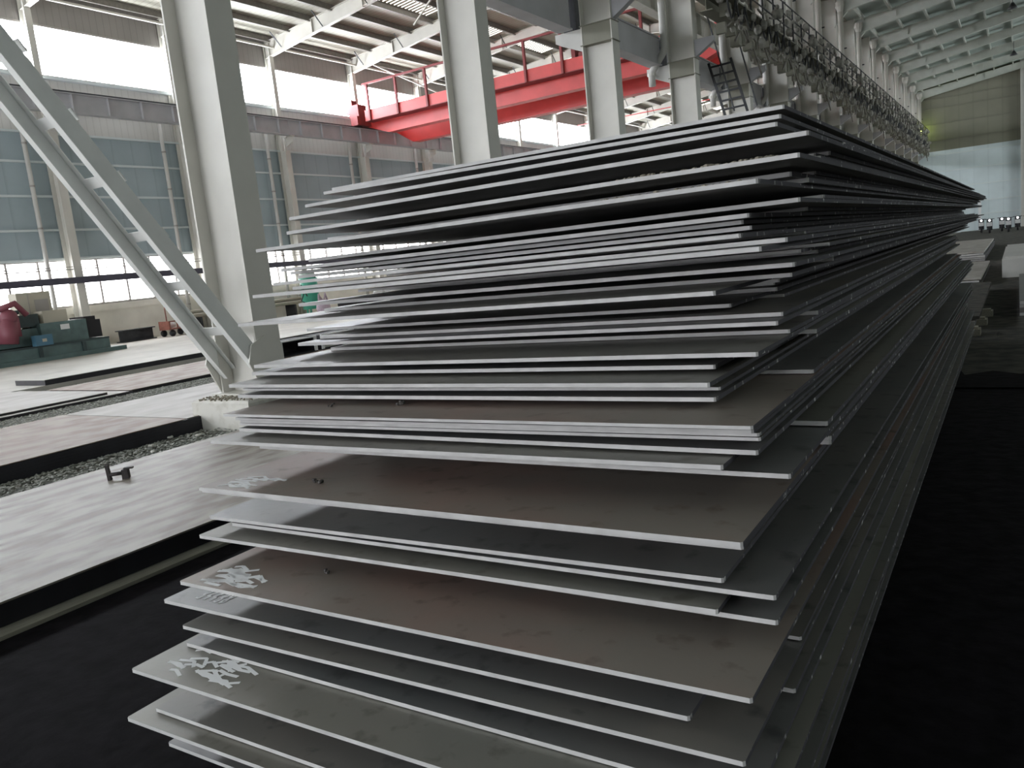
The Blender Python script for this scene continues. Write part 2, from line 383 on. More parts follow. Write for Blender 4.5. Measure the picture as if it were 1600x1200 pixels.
INNER_PLATES = [
    (-2.908, 3.276, 0.3768, -0.715, 0.012, 1),
    (-2.927, 3.667, 0.388, -0.717, 0.0092, 1),
    (-2.768, 3.4, 0.3032, -0.612, 0.014, 2),
    (-2.724, 3.42, 0.32, -0.567, 0.016, 2),
    (-2.78, 3.339, 0.3367, -0.616, 0.016, 2),
    (-2.841, 3.45, 0.344, -0.631, 0.0053, 2),
    (-2.766, 2.937, 0.2421, -0.561, 0.012, 3),
    (-2.747, 2.955, 0.2552, -0.581, 0.012, 3),
    (-2.781, 3.166, 0.2723, -0.571, 0.0151, 3),
    (-2.831, 3.018, 0.1814, -0.622, 0.016, 4),
    (-2.815, 2.856, 0.1985, -0.641, 0.016, 4),
    (-2.845, 3.215, 0.2133, -0.635, 0.0128, 4),
    (-2.775, 3.057, 0.1175, -0.582, 0.012, 5),
    (-2.906, 3.334, 0.0887, -0.696, 0.014, 6),
    (-3.021, 3.239, 0.0402, -0.811, 0.0043, 8),
    (-3.006, 3.422, 0.0189, -0.796, 0.0061, 9),
    (-2.926, 3.378, -0.0042, -0.716, 0.0101, 10),
    (-2.854, 3.272, -0.0786, -0.65, 0.014, 12),
    (-2.798, 3.002, -0.0655, -0.655, 0.012, 12),
    (-2.737, 3.134, -0.0526, -0.581, 0.012, 12),
    (-2.856, 3.349, -0.0483, -0.646, 0.0023, 12),
    (-2.834, 3.482, -0.1191, -0.634, 0.016, 13),
    (-2.865, 3.406, -0.1095, -0.655, 0.0076, 13),
    (-3.047, 3.373, -0.2184, -0.836, 0.016, 15),
    (-3.053, 3.492, -0.2037, -0.877, 0.014, 15),
    (-3.039, 3.43, -0.1887, -0.838, 0.014, 15),
    (-3.032, 3.507, -0.1741, -0.839, 0.014, 15),
    (-3.082, 3.432, -0.1687, -0.872, 0.0034, 15),
    (-3.03, 3.424, -0.2516, -0.82, 0.0117, 16),
    (-2.869, 3.262, -0.313, -0.658, 0.016, 18),
    (-2.914, 3.368, -0.2973, -0.704, 0.0137, 18),
    (-2.795, 3.113, -0.3677, -0.636, 0.016, 20),
    (-2.795, 2.903, -0.4878, -0.612, 0.014, 24),
    (-2.761, 2.777, -0.6434, -0.546, 0.016, 30),
    (-2.805, 3.014, -0.7483, -0.576, 0.016, 31),
    (-2.705, 2.861, -0.7309, -0.554, 0.016, 31),
    (-2.7, 2.862, -0.7152, -0.552, 0.014, 31),
    (-2.736, 2.83, -0.6981, -0.561, 0.016, 31),
    (-2.749, 2.872, -0.6829, -0.55, 0.014, 31),
    (-2.777, 2.531, -1.0714, -0.578, 0.012, 37),
    (-2.798, 2.566, -1.0545, -0.578, 0.012, 37),
    (-2.774, 2.471, -1.0391, -0.564, 0.012, 37),
    (-2.774, 2.389, -1.2449, -0.575, 0.012, 39),
    (-2.744, 2.278, -1.3166, -0.57, 0.012, 40),
    (-2.763, 2.179, -1.3013, -0.549, 0.014, 40),
    (-2.735, 2.128, -1.6375, -0.569, 0.012, 44),
    (-2.721, 2.085, -1.619, -0.564, 0.016, 44),
    (-2.787, 2.038, -1.6044, -0.574, 0.012, 44),
    (-2.779, 2.035, -1.5896, -0.552, 0.012, 44),
    (-2.747, 2.241, -1.5763, -0.545, 0.012, 44),
]
# ---------------------------------------------------------------- the building
GZ = -1.78          # gravel / ground
FZ = -1.68          # raised concrete floor of the far left bay
WX = -32.0          # left wall face
CX = -8.7           # middle column row
YB, YF = -16.0, 91.6
EAVE = 12.2
CX0, CX1 = -9.1, -8.3

struct('floor', MB().box(-18.3, 24, YB, 96, GZ - .3, GZ), M['gravel_soil'], label='ground under the hall')
struct('floor_left', MB().box(WX - 1, -18.3, YB, 96, GZ - .3, FZ), M['concrete'], label='pale raised concrete floor along the left wall')
jag = [(-.62, 9.2), (-.62, 10.6)]
rj = random.Random(3)
for k in range(24): jag.append((-.5 + k * .26, 10.2 - .05 * k + rj.uniform(-.5, .5)))
jag += [(6.0, 9.2)]
struct('floor_aisle', MB().prism(jag, 'z', GZ, GZ + .034).box(-4.7, 6.0, -12, 9.2, GZ, GZ + .02).box(-4.7, -.62, 9.2, 22, GZ, GZ + .02), M['aisle'], label='black scale covered ground of the storage aisle')  # shade round the stack painted as black ground
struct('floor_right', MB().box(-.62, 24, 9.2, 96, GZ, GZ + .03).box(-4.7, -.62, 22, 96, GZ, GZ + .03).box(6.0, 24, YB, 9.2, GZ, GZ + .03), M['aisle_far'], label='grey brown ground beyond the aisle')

# left wall: separate bands of cladding
wl = struct('wall_left', MB().box(WX - .3, WX, YB, 92, GZ - .3, -.32), M['wall_con'], label='left wall, cream plaster below and sheet cladding above')
struct('lower_cladding', MB().box(WX - .25, WX, YB, 92, 1.84, 6.70), M['wall_teal'], wl)
struct('pale_cladding', MB().box(WX - .25, WX, YB, 92, 6.70, 8.86), M['wall_band'], wl)
struct('upper_cladding', MB().box(WX - .25, WX, YB, 92, 10.85, 12.6), M['wall_up'], wl)
struct('window_sill', MB().box(WX - .3, WX + .10, YB, 92, -.32, -.05), M['wall_con'], wl)
g = MB()
for z in (1.87, 3.0, 4.3, 5.6, 6.72): g.box(WX, WX + .12, YB, 92, z - .04, z + .04)
g.box(WX, WX + .14, YB, 92, 8.80, 8.90)
struct('wall_girt', g, M['girt'], wl)

struct('wall_far', MB().box(WX, 24, YF, YF + .3, 6.3, 17), M['wall_far_up'], label='end wall, dark olive above and pale blue below')
wf = struct('wall_far_lower', MB().box(WX, 24, YF - .02, YF + .3, GZ - .3, 6.3), M['wall_far_low'], label='lower part of the end wall in pale blue sheet')
g = MB()
for z in (-.2, 1.1, 2.7, 4.3, 5.9): g.box(WX, 24, YF - .12, YF - .02, z - .05, z + .05)
struct('wall_girt', g, M['girt'], wf)
g = MB()
for z in (7.3, 8.9, 10.4, 11.3): g.box(WX, 24, YF - .10, YF, z - .04, z + .04)
struct('wall_girt', g, M['cream_band'], bpy.data.objects['wall_far'])
struct('wall_right', MB().box(24, 24.3, YB, 70, GZ - .3, 17).box(24, 24.3, 86, 96, GZ - .3, 17).box(24, 24.3, 70, 86, 6, 17), M['wall_far_up'], label='right wall of the far bay')
fr = MB().box(23.9, 24.0, YB, 91, 8.9, 9.0).box(23.9, 24.0, YB, 91, 11.2, 11.3)
for k in range(18): fr.box(23.9, 24.0, YB + 6*k - .05, YB + 6*k + .05, 8.9, 11.3)
o = struct('window_0', fr, M['frame'], label='clerestory band of the right wall')  # glowing band added to brighten the right bay
struct('glass_pane', MB().box(23.93, 23.97, YB, 91, 8.95, 11.25), M['window_right'], o)
wb = struct('wall_back', MB().box(WX, -27, YB - .3, YB, GZ - .3, 17).box(-27, -12, YB - .3, YB, 7, 17).box(-12, -8, YB - .3, YB, GZ - .3, 17).box(-8, -1.6, YB - .3, YB, 6.5, 17).box(-1.6, 24, YB - .3, YB, GZ - .3, 17), M['wall_teal'], label='back wall with two wide doorways')
d = struct('door_1', MB().box(-27.2, -27, YB - .3, YB + .1, GZ, 7.2).box(-12, -11.8, YB - .3, YB + .1, GZ, 7.2).box(-27, -12, YB - .3, YB + .1, 7, 7.2), M['frame'], label='wide doorway in the back wall')  # glowing opening added to light the plate fronts from behind
struct('door_panel', MB().box(-27, -12, YB - .2, YB - .15, GZ, 7), M['door_sky'], d)

d = struct('door_2', MB().box(-8.2, -8, YB - .3, YB + .1, GZ, 6.7).box(-1.6, -1.4, YB - .3, YB + .1, GZ, 6.7).box(-8, -1.6, YB - .3, YB + .1, 6.5, 6.7), M['frame'], label='second wide doorway in the back wall')  # second glowing opening added, squarer on to the plate fronts
struct('door_panel', MB().box(-8, -1.6, YB - .2, YB - .15, GZ, 6.5), M['door_sky'], d)
d = struct('door_3', MB().box(23.9, 24.1, 69.8, 70, GZ, 6.2).box(23.9, 24.1, 86, 86.2, GZ, 6.2).box(23.9, 24.1, 70, 86, 6, 6.2), M['frame'], label='wide side doorway in the right wall near the far end')  # glowing opening added to brighten the far end
struct('door_panel', MB().box(24.05, 24.1, 70, 86, GZ, 6), M['door_side'], d)

# roofs
def roof(name, pts, m, label):
    mb = MB()
    for (xa, za), (xb, zb) in zip(pts[:-1], pts[1:]):
        mb.hexa([(xa,YB,za),(xb,YB,zb),(xb,96,zb),(xa,96,za),(xa,YB,za+.1),(xb,YB,zb+.1),(xb,96,zb+.1),(xa,96,za+.1)])
    return struct(name, mb, m, label=label)
RIDGE = -20.3
SL = .10
def zl(x): return EAVE + SL * (min(x, 2*RIDGE - x) - WX) if x < CX else 12.25 + .13 * (x - CX)
roof('ceiling_left', [(WX - .4, zl(WX - .4)), (RIDGE, zl(RIDGE)), (CX, zl(CX - .001))], M['roof'], 'cream corrugated roof of the left bay')
roof('ceiling_right', [(CX, 12.25), (7.5, 12.25 + .13*16.2), (24, 12.25)], M['roof_r'], 'grey green corrugated roof of the right bay')

# left wall windows, one pair per wall bay
NB = 13
WP = 5.95
def wy(n): return 18.0 + WP * n
wn = 0
for n in range(-6, NB):
    y0, y1 = max(wy(n), YB), wy(n + 1)
    if y1 > 92: y1 = 91.6
    near = n >= -2
    # low band
    fr = MB()
    fr.box(WX - .08, WX + .02, y0, y1, -.05, .03).box(WX - .08, WX + .02, y0, y1, 1.78, 1.84).box(WX - .08, WX + .02, y0, y1, 1.10, 1.15)
    k = 0
    while y0 + k * 1.19 < y1 - .05:
        fr.box(WX - .08, WX + .03, y0 + k*1.19 - .035, y0 + k*1.19 + .035, -.05, 1.84); k += 1
    wn += 1
    o = struct('window_%d' % wn, fr, M['frame'], label='low wall window of the %s left bay' % ('nearest' if n == -2 else 'next'))
    struct('glass_pane', MB().box(WX - .16, WX - .13, y0, y1, -.05, 1.84), M['window_low'], o)
    fr = MB().box(WX - .08, WX + .02, y0, y1, 8.86, 8.98).box(WX - .08, WX + .02, y0, y1, 10.8, 10.88)
    wn += 1
    o = struct('window_%d' % wn, fr, M['frame'], label='high clerestory window of a left bay')
    struct('glass_pane', MB().box(WX - .16, WX - .13, y0, y1, 8.9, 10.85), M['window'], o)

# ---------------------------------------------------------------- left wall columns
def wall_column(y, i):
    t = thing('wall_column', (WX, y, FZ), 'grey wall column with bracket, %s from the left edge along the left wall' % ORD[i], 'column', 'columns along the left wall')
    b = MB().box(.1, .14, -.17, .17, 0, 8.35).box(.62, .66, -.17, .17, 0, 8.35).box(.14, .62, -.012, .012, 0, 8.35)
    b.build('lower_shaft', M['grey_paint'] if i > 99 else M['cream'], t)
    MB().box(.05, .08, -.13, .13, 8.35, 13.6).box(.40, .43, -.13, .13, 8.35, 13.6).box(.08, .40, -.01, .01, 8.35, 13.6).build('upper_shaft', M['cream'], t)
    MB().prism([(.66, 8.55), (1.15, 8.75), (1.15, 9.0), (.66, 9.0)], 'y', -.012, .012).box(.66, 1.15, -.15, .15, 8.98, 9.02).build('corbel', M['cream'], t)
    c = MB()
    for dy in (-.28, -.16, .16): c.box(.75, .79, dy, dy + .03, 8.36, 9.0)
    c.box(.75, .79, -.28, .19, 8.33, 8.37).build('clip_bracket', M['white_paint'], t)
    return t
first = None
for i, n in enumerate(range(-1, NB)):
    if first is None: first = wall_column(wy(n), i)
    else: copy_thing(first, (WX, wy(n), FZ), 'grey wall column with bracket, %s from the left edge along the left wall' % ORD[i])

def down_pipe(y, i):
    t = thing('down_pipe', (WX + .25, y, FZ), 'white rainwater pipe beside the %s wall column from the left edge' % ORD[i], 'pipe', 'rainwater pipes on the left wall')
    MB().tube([(0, 0, 0), (0, 0, 9.6)], .085, 10).build('pipe_run', M['white_paint'], t, True)
    r = MB().tube([(0, 0, 1.2), (0, 0, 1.27)], .10, 10).build('joint_ring', M['frame'], t)
    repeat(r, [(0, 0, dz) for dz in (1.9, 3.5, 5.1, 6.7)])
    return t
first = None
for i, n in enumerate(range(-1, NB)):
    if first is None: first = down_pipe(wy(n) - .95, i)
    else: copy_thing(first, (WX + .25, wy(n) - .95, FZ), 'white rainwater pipe beside the %s wall column from the left edge' % ORD[i])

# crane runway on the left wall
def runway(name, x, z0, z1, y0, L, label, m, w=.34, step=1.49):
    t = thing(name, (x, y0, z0), label, 'girder', 'crane runway girders on the left wall')
    h = z1 - z0
    MB().box(-w/2, w/2, .01, L - .01, 0, .03).box(-w/2, w/2, .01, L - .01, h - .03, h).box(-.01, .01, .01, L - .01, .03, h - .03).build('beam', m, t)
    k = step / 2
    s = MB().box(-w/2 + .02, w/2 - .02, k - .012, k + .012, .03, h - .03).build('stiffener', m, t)
    repeat(s, [(0, j * step, 0) for j in range(1, 4)])
    MB().box(-.04, .04, .01, L - .01, h, h + .09).build('rail', M['dark_steel'], t)
    return t
first = None
for i, n in enumerate(range(-2, NB)):
    lab = 'grey crane runway girder on the left wall, %s span from the left edge' % ORD[i]
    if first is None: first = runway('runway_girder', WX + .95, 7.36, 8.12, wy(n), WP, lab, M['grey_paint'])
    else: copy_thing(first, (WX + .95, wy(n), 7.36), lab)

# ---------------------------------------------------------------- roof framing, left bay
def rafter_mesh(x0, x1, drop0, drop1, w=.22):
    """tapered I rafter hung under the roof, in coordinates relative to the hall, y = 0"""
    web = MB(); n = 6
    xs = [x0 + (x1 - x0) * k / n for k in range(n + 1)]
    ds = [drop0 + (drop1 - drop0) * k / n for k in range(n + 1)]
    for k in range(n):
        xa, xb = xs[k], xs[k+1]; za, zb = zl(xa), zl(xb); a, b = ds[k], ds[k+1]
        ta, tb = za - .22, zb - .22
        web.hexa([(xa,-.008,za-a),(xb,-.008,zb-b),(xb,.008,zb-b),(xa,.008,za-a),(xa,-.008,ta),(xb,-.008,tb),(xb,.008,tb),(xa,.008,ta)])
        web.hexa([(xa,-w/2,za-a-.02),(xb,-w/2,zb-b-.02),(xb,w/2,zb-b-.02),(xa,w/2,za-a-.02),(xa,-w/2,za-a),(xb,-w/2,zb-b),(xb,w/2,zb-b),(xa,w/2,za-a)])
        web.hexa([(xa,-w/2,ta),(xb,-w/2,tb),(xb,w/2,tb),(xa,w/2,ta),(xa,-w/2,ta+.02),(xb,-w/2,tb+.02),(xb,w/2,tb+.02),(xa,w/2,ta+.02)])
    return web
first = None
for i, n in enumerate(range(-2, NB)):
    lab = 'pale steel roof rafter over the %s wall column of the left bay' % (ORD[i-1] if i else 'off-frame nearest')
    if first is None:
        t = thing('roof_rafter', (0, wy(n), 0), lab, 'rafter', 'rafters of the left bay')
        rafter_mesh(WX + .1, RIDGE, .95, .62).build('rafter_arm', M['rafter'], t)
        rafter_mesh(CX - .4, RIDGE - .0, .95, .62).build('rafter_arm', M['rafter'], t)
        for x in (-28.5, -25.2, -22.0, -18.5, -15, -12):
            MB().box(x - .02, x + .02, -.1, .1, zl(x) - .8, zl(x) - .22).build('stiffener', M['rafter'], t)
        for k in range(8):
            x = WX + 1.3 + k * 1.45 * 2
            MB().bar((x, -.06, zl(x) - .78), (x + .05, -.75, zl(x) - .2), .04).build('fly_brace', M['dark_steel'], t)
        first = t
    else: copy_thing(first, (0, wy(n), 0), lab)
px = [WX + .45 + 1.45 * k for k in range(16)]
for k, x in enumerate(px):
    p = MB().box(x - .035, x + .035, -6, 91.5, zl(x) - .27, zl(x) - .005).box(x - .035, x + .07, -6, 91.5, zl(x) - .28, zl(x) - .26)
    tag(p.build('roof_purlin', M['purlin']), 'long dark roof purlin of the left bay, %s in from the left wall' % ORD[k], 'purlin', 'purlins of the left bay')
tag(MB().tube([(WX + .7, -6, 11.65), (WX + .7, 91, 11.65)], .06, 8).build('eave_strut', M['rafter'], smooth=True), 'thin pale tube running along the eave of the left wall', 'strut')
# translucent strips between purlins near the ridge
sk = 0
for row, (xa, xb) in enumerate(((-25.6, -24.5), (-22.7, -21.6), (-17.2, -16.2))):
    for n in range(1, 12):
        y0 = wy(n) + .5
        z0, z1 = zl(xa) - .012, zl(xb) - .012
        s = MB()
        for r in range(18):
            ya = y0 + r * .28
            s.hexa([(xa,ya,z0-.01),(xb,ya,z1-.01),(xb,ya+.04,z1-.01),(xa,ya+.04,z0-.01),(xa,ya,z0),(xb,ya,z1),(xb,ya+.04,z1),(xa,ya+.04,z0)])
        sk += 1
        tag(s.build('roof_light', M['skylight']), 'ribbed roof light of the left bay, %s row from the wall, %s bay back' % (ORD[row], ORD[n]), 'skylight', 'roof lights of the left bay')
# rod bracing
for (a, b, lab) in (((-30.9, wy(3), 11.9), (-27.9, wy(4), 9.4), 'thin pale brace falling from the third rafter beside the crane'),
                    ((-20.6, wy(2)+1, 13.0), (-23.6, wy(2)+1.5, 11.2), 'thin pale sag rod hanging below the left bay roof')):
    tag(MB().bar(a, b, .07).build('brace_rod', M['rafter']), lab, 'brace')

# ---------------------------------------------------------------- roof framing, right bay
def rcol(i): return 7.1 + 6.0 * i
first = None
for i in range(3, 15):
    lab = 'grey green roof rafter of the right bay over the %s middle column' % ORD[i]
    if first is None:
        t = thing('roof_rafter', (0, rcol(i), 0), lab, 'rafter', 'rafters of the right bay')
        rafter_mesh(CX + .3, 7.4, .95, .62, .26).build('rafter_arm', M['rafter_r'], t)
        for x in (-6.0, -2.5, 1.0, 4.5):
            MB().box(x - .02, x + .02, -.12, .12, zl(x) - .7, zl(x) - .22).build('stiffener', M['rafter_r'], t)
        MB().prism([(CX + .3, 10.7), (CX + 1.0, 11.4), (CX + .3, 11.4)], 'y', -.1, .1).build('haunch', M['rafter_r'], t)
        first = t
    else: copy_thing(first, (0, rcol(i), 0), lab)
for k in range(11):
    x = CX + .9 + 1.5 * k
    p = MB().box(x - .04, x + .04, 12, 91.4, zl(x) - .21, zl(x) - .005).box(x - .04, x + .07, 12, 91.4, zl(x) - .30, zl(x) - .20)
    tag(p.build('roof_purlin', M['rafter_r']), 'grey green purlin of the right bay, %s from the middle column row' % ORD[k], 'purlin', 'purlins of the right bay')
for k, (x, y) in enumerate(((-.2, 61), (-.2, 79), (.9, 50))):
    t = thing('high_bay_lamp', (x, y, zl(x) - 1.3), 'small unlit bell lamp under the right bay roof, %s' % ('in the middle distance', 'farthest back', 'nearest the camera')[k], 'lamp', 'bell lamps of the right bay')
    MB().tube([(0, 0, .35), (0, 0, 1.1)], .02, 6).build('cord', M['dark_steel'], t)
    MB().tube([(0, 0, 0), (0, 0, .12), (0, 0, .35)], [.28, .2, .07], 12).build('lamp_shade', M['dark_steel'], t, True)

# ---------------------------------------------------------------- middle row of columns
def mid_column(i):
    lab = {0: 'large white steel column on a whitewashed plinth, nearest in the middle row',
           1: 'white steel column rising behind the left half of the tall stack'}.get(i, 'white steel column with grey collar, %s back in the middle row' % ORD[max(i, 0)])
    if i == -1: lab = 'white steel column beyond the left edge carrying the diagonal brace'
    return lab
def make_mid(i):
    t = thing('steel_column', (CX, rcol(i), -1.36), mid_column(i), 'column', 'steel columns of the middle row')
    H = 13.6
    MB().box(-.015 - .4, -.385, -.2, .2, 0, H).box(.385, .415, -.2, .2, 0, H).box(-.385, .385, -.012, .012, 0, H).build('shaft', M['cream'], t)
    MB().box(-.5, .5, -.3, .3, -.03, 0).build('base_plate', M['cream'], t)
    MB().box(-.383, .383, -.19, .19, 6.42, 6.86).box(-.44, .44, -.23, .23, 6.40, 6.42).box(-.44, .44, -.23, .23, 6.86, 6.88).build('collar', M['cream_band'], t)  # collar shade put into its darker colour
    MB().prism([(-1.15, 6.62), (-.415, 6.30), (-.415, 6.83), (-1.15, 6.83)], 'y', -.16, .16).build('corbel', M['white_paint'], t)
    MB().prism([(.415, 6.9), (1.0, 7.25), (1.0, 7.4), (.415, 7.4)], 'y', -.1, .1).build('side_bracket', M['grey_paint'], t)
    return t
c0 = make_mid(-1)
for i in range(0, 15): copy_thing(c0, (CX, rcol(i), -1.36), mid_column(i))
p0 = None
for i in range(-1, 15):
    lab = 'whitewashed concrete plinth under the %s middle row column' % ('off-frame' if i < 0 else 'nearest' if i == 0 else ORD[i])
    v = MB()
    x0, x1, y0, y1 = -.52, .60, -.62, .5
    z0, z1 = -.45, 0
    b = .03
    v.hexa([(x0,y0,z0),(x1,y0,z0),(x1,y1,z0),(x0,y1,z0),(x0,y0,z1-b),(x1,y0,z1-b),(x1,y1,z1-b),(x0,y1,z1-b)])
    v.hexa([(x0,y0,z1-b),(x1,y0,z1-b),(x1,y1,z1-b),(x0,y1,z1-b),(x0+b,y0+b,z1),(x1-b,y0+b,z1),(x1-b,y1-b,z1),(x0+b,y1-b,z1)])
    if p0 is None:
        p0 = tag(v.build('column_plinth', M['plinth']), lab, 'plinth', 'plinths of the middle row'); p0.location = (CX, rcol(i), -1.39)
    else: copy_thing(p0, (CX, rcol(i), -1.39), lab)

# heavy girders carried by the collars
g0 = None
for i in range(0, 14):
    lab = 'deep grey girder between middle columns, %s span from the camera' % ORD[i]
    if g0 is None:
        g0 = thing('crane_girder', (-9.5, rcol(i), 5.47), lab, 'girder', 'deep girders along the middle row')
        MB().box(-.2, .2, .25, 5.75, 0, .04).box(-.2, .2, .25, 5.75, .80, .84).box(-.16, .16, .28, 5.72, .04, .80).build('beam', M['grey_paint'], g0)
        MB().box(-.05, .05, .25, 5.75, .84, .93).build('rail', M['dark_steel'], g0)
        MB().prism([(.0, .04), (.25, .04), (.25, .8), (0, .8)][:4], 'x', -.18, .18).build('end_cap', M['dark_steel'], g0)
    else: copy_thing(g0, (-9.5, rcol(i), 5.47), lab)
g1 = None
for i in range(1, 14):
    lab = 'upper crane runway girder on the middle row, %s span from the camera' % ORD[i]
    if g1 is None:
        g1 = thing('runway_girder', (-9.9, rcol(i), 7.36), lab, 'girder', 'upper runway girders of the middle row')
        MB().box(-.17, .17, .01, 5.99, 0, .03).box(-.17, .17, .01, 5.99, .73, .76).box(-.01, .01, .01, 5.99, .03, .73).build('beam', M['cream'], g1)
        s = MB().box(-.15, .15, .7, .73, .03, .73).build('stiffener', M['cream'], g1)
        repeat(s, [(0, 1.5 * k, 0) for k in (1, 2, 3)])
        MB().box(-.04, .04, .01, 5.99, .76, .85).build('rail', M['dark_steel'], g1)
    else: copy_thing(g1, (-9.9, rcol(i), 7.36), lab)
# right hand runway with walkway, railing and cable loops
r0 = None
for i in range(3, 14):
    lab = 'walkway with railing and hanging cables beside the columns, %s span from the camera' % ORD[i]
    if r0 is None:
        r0 = thing('crane_walkway', (-7.9, rcol(i), 6.5), lab, 'walkway', 'walkway spans right of the middle row')
        MB().box(-.2, .2, .01, 5.99, .3, .33).box(-.2, .2, .01, 5.99, .66, .7).box(-.01, .01, .01, 5.99, .33, .66).build('beam', M['cream_band'], r0)
        MB().box(-.35, .55, .01, 5.99, .72, .77).build('deck', M['cream_band'], r0)
        p = MB().bar((.5, .2, .77), (.5, .2, 2.0), .05).build('railing_post', M['dark_steel'], r0)
        repeat(p, [(0, 1.5 * k, 0) for k in (1, 2, 3)])
        rl = MB()
        for z in (1.2, 1.6, 2.0): rl.bar((.5, 0.01, z), (.5, 5.99, z), .035)
        rl.build('railing', M['dark_steel'], r0)
        cb = MB()
        for k in range(6):
            y = .05 + k * .98
            pts = [(.62, y + j * .12, .65 - .6 * math.sin(math.pi * j / 8)) for j in range(9)]
            cb.tube(pts, .03, 5)
        tag(cb.build('cable_loop', M['dark_steel'], r0), kind='stuff')
        st = MB()
        rnd = random.Random(5)
        for k in range(44):
            st.ball((.62 + rnd.uniform(-.3, .1), .1 + k*.132, .75 + rnd.uniform(-1.0, 1.0)), rnd.uniform(.06, .15), 7, 5, (1, 1, 1.3))
        tag(st.build('insulator', M['insulator'], r0), kind='stuff')
        bx = MB()
        for k in range(12):
            y = .2 + .47*k; z = rnd.uniform(-.8, .2)
            bx.box(.2, .5, y, y + rnd.uniform(.12, .3), z, z + rnd.uniform(.2, .5))
        tag(bx.build('junction_box', M['cream_band'], r0), kind='stuff')
        hg = MB()
        for k in range(34):
            y = .1 + .17*k; z = rnd.uniform(-.9, 1.0)
            hg.bar((.6, y, z), (.6, min(5.99, y + rnd.uniform(.1, .6)), z + rnd.uniform(-.4, .4)), .05)
        tag(hg.build('cable_bundle', M['purlin'], r0), kind='stuff')
    else: copy_thing(r0, (-7.9, rcol(i), 6.5), lab)
# drain pipes of the middle row
d0 = None
for i in range(3, 15):
    lab = 'white elbowed drain pipe on the left of the %s middle column' % ORD[i]
    if d0 is None:
        d0 = thing('drain_pipe', (-9.15, rcol(i) - .38, 5.4), lab, 'pipe', 'elbowed drain pipes of the middle row')
        MB().tube([(0, 0, 6.6), (0, 0, .55), (-.05, 0, .4), (-.42, 0, -.05), (-.46, 0, -.15), (-.46, 0, -.5)], .11, 10).build('pipe_run', M['white_paint'], d0, True)
        MB().tube([(0, 0, 2.2), (0, 0, 2.3)], .14, 10).tube([(-.46, 0, -.2), (-.46, 0, -.12)], .14, 10).build('joint_ring', M['cream'], d0)
    else: copy_thing(d0, (-9.15, rcol(i) - .38, 5.4), lab)
d1 = None
for i in range(4, 15):
    lab = 'upright gutter pipe with hopper on the right of the %s middle column' % ORD[i]
    if d1 is None:
        d1 = thing('gutter_pipe', (-8.05, rcol(i) - .25, 8.3), lab, 'pipe', 'gutter pipes right of the middle row')
        MB().tube([(0, 0, 0), (0, 0, 3.2)], .14, 10).build('pipe_run', M['rafter'], d1, True)
        MB().tube([(0, 0, 3.1), (0, 0, 3.35), (0, 0, 3.6)], [.14, .24, .24], 10).build('hopper', M['rafter'], d1)
        MB().bar((-.3, .1, 1.2), (.25, .1, 1.2), .06).build('pipe_clip', M['dark_steel'], d1)
    else: copy_thing(d1, (-8.05, rcol(i) - .25, 8.3), lab)

# diagonal laced brace from the first column up to the off-frame one
t = thing('laced_brace', (0, 0, 0), 'grey green laced diagonal brace rising left from the foot of the nearest column', 'brace')
ya, za, yb, zb = 7.02, -1.12, 1.35, 7.25
dv = Vector((0, yb - ya, zb - za)).normalized()
nv = Vector((0, dv.z, -dv.y))
for x in (-8.3, -9.1):
    c = MB(); s = 1 if x > -8.7 else -1
    zb = 7.02 if s > 0 else 7.35
    # channel: web facing outward with two thin lips
    c.bar((x, ya, za), (x, yb, zb), .015, .20, up=nv)
    c.bar((x - s*.045, ya + nv.y*.095, za + nv.z*.095), (x - s*.045, yb + nv.y*.095, zb + nv.z*.095), .09, .012, up=nv)
    c.bar((x - s*.045, ya - nv.y*.095, za - nv.z*.095), (x - s*.045, yb - nv.y*.095, zb - nv.z*.095), .09, .012, up=nv)
    c.build('chord', M['brace'], t)
for k in range(13):
    f = (k + .9) / 13.6 * 1.0
    y = ya + (yb - ya) * f; z = za + (zb - za) * f
    MB().bar((-9.07, y + nv.y*.0955, z + nv.z*.085), (-8.33, y + nv.y*.0955, z + nv.z*.085), .13, .012, up=nv).build('batten_plate', M['brace'], t)
for x in (-8.27, -9.13):
    MB().prism([(7.3, -1.36), (6.9, -1.36), (6.72, -.95), (6.80, -.72), (7.02, -.62), (7.3, -.78)], 'x', x - .012, x + .012).build('gusset_plate', M['cream'], t)

# crane bridge ---------------------------------------------------------------
t = thing('overhead_crane', (0, 36.0, 7.4), 'red travelling overhead crane spanning the left bay on two girders', 'crane')
def girder_box(y0, y1, m, nm, zb=7.45):
    b = MB()
    prof = [(-31.0, 8.25), (-29.6, zb), (-11.5, zb), (-10.2, 8.25), (-10.2, 8.95), (-31.0, 8.95)]
    b.prism([(x, z - 7.4) for x, z in prof], 'y', y0, y1)
    b.prism([(-31.0, .83), (-29.6, zb - 7.43), (-11.5, zb - 7.43), (-10.2, .83), (-10.2, .87), (-11.5, zb - 7.39), (-29.6, zb - 7.39), (-31.0, .87)], 'y', y0 - .07, y1 + .07)
    b.box(-31, -10.2, y0 - .07, y1 + .07, 1.54, 1.59)
    return b.build(nm, m, t)
girder_box(0, .45, M['red'], 'bridge_girder', 7.78)
girder_box(2.1, 2.55, M['red'], 'bridge_girder', 7.40)
MB().box(-30.6, -10.6, -.75, -.07, 1.02, 1.06).build('walkway_deck', M['red_dark'], t)
MB().box(-30.6, -10.6, -.72, -.70, 1.06, 1.62).build('kick_panel', M['red'], t)
for k in range(11):
    x = -30.2 + 2.15 * k * .94
    MB().bar((x, -.78, 1.02), (x, -.78, 2.95), .12).build('railing_post', M['red_dark'], t)
MB().bar((-30.5, -.78, 2.97), (-10.6, -.78, 2.97), .12, .10).build('handrail', M['red_dark'], t)
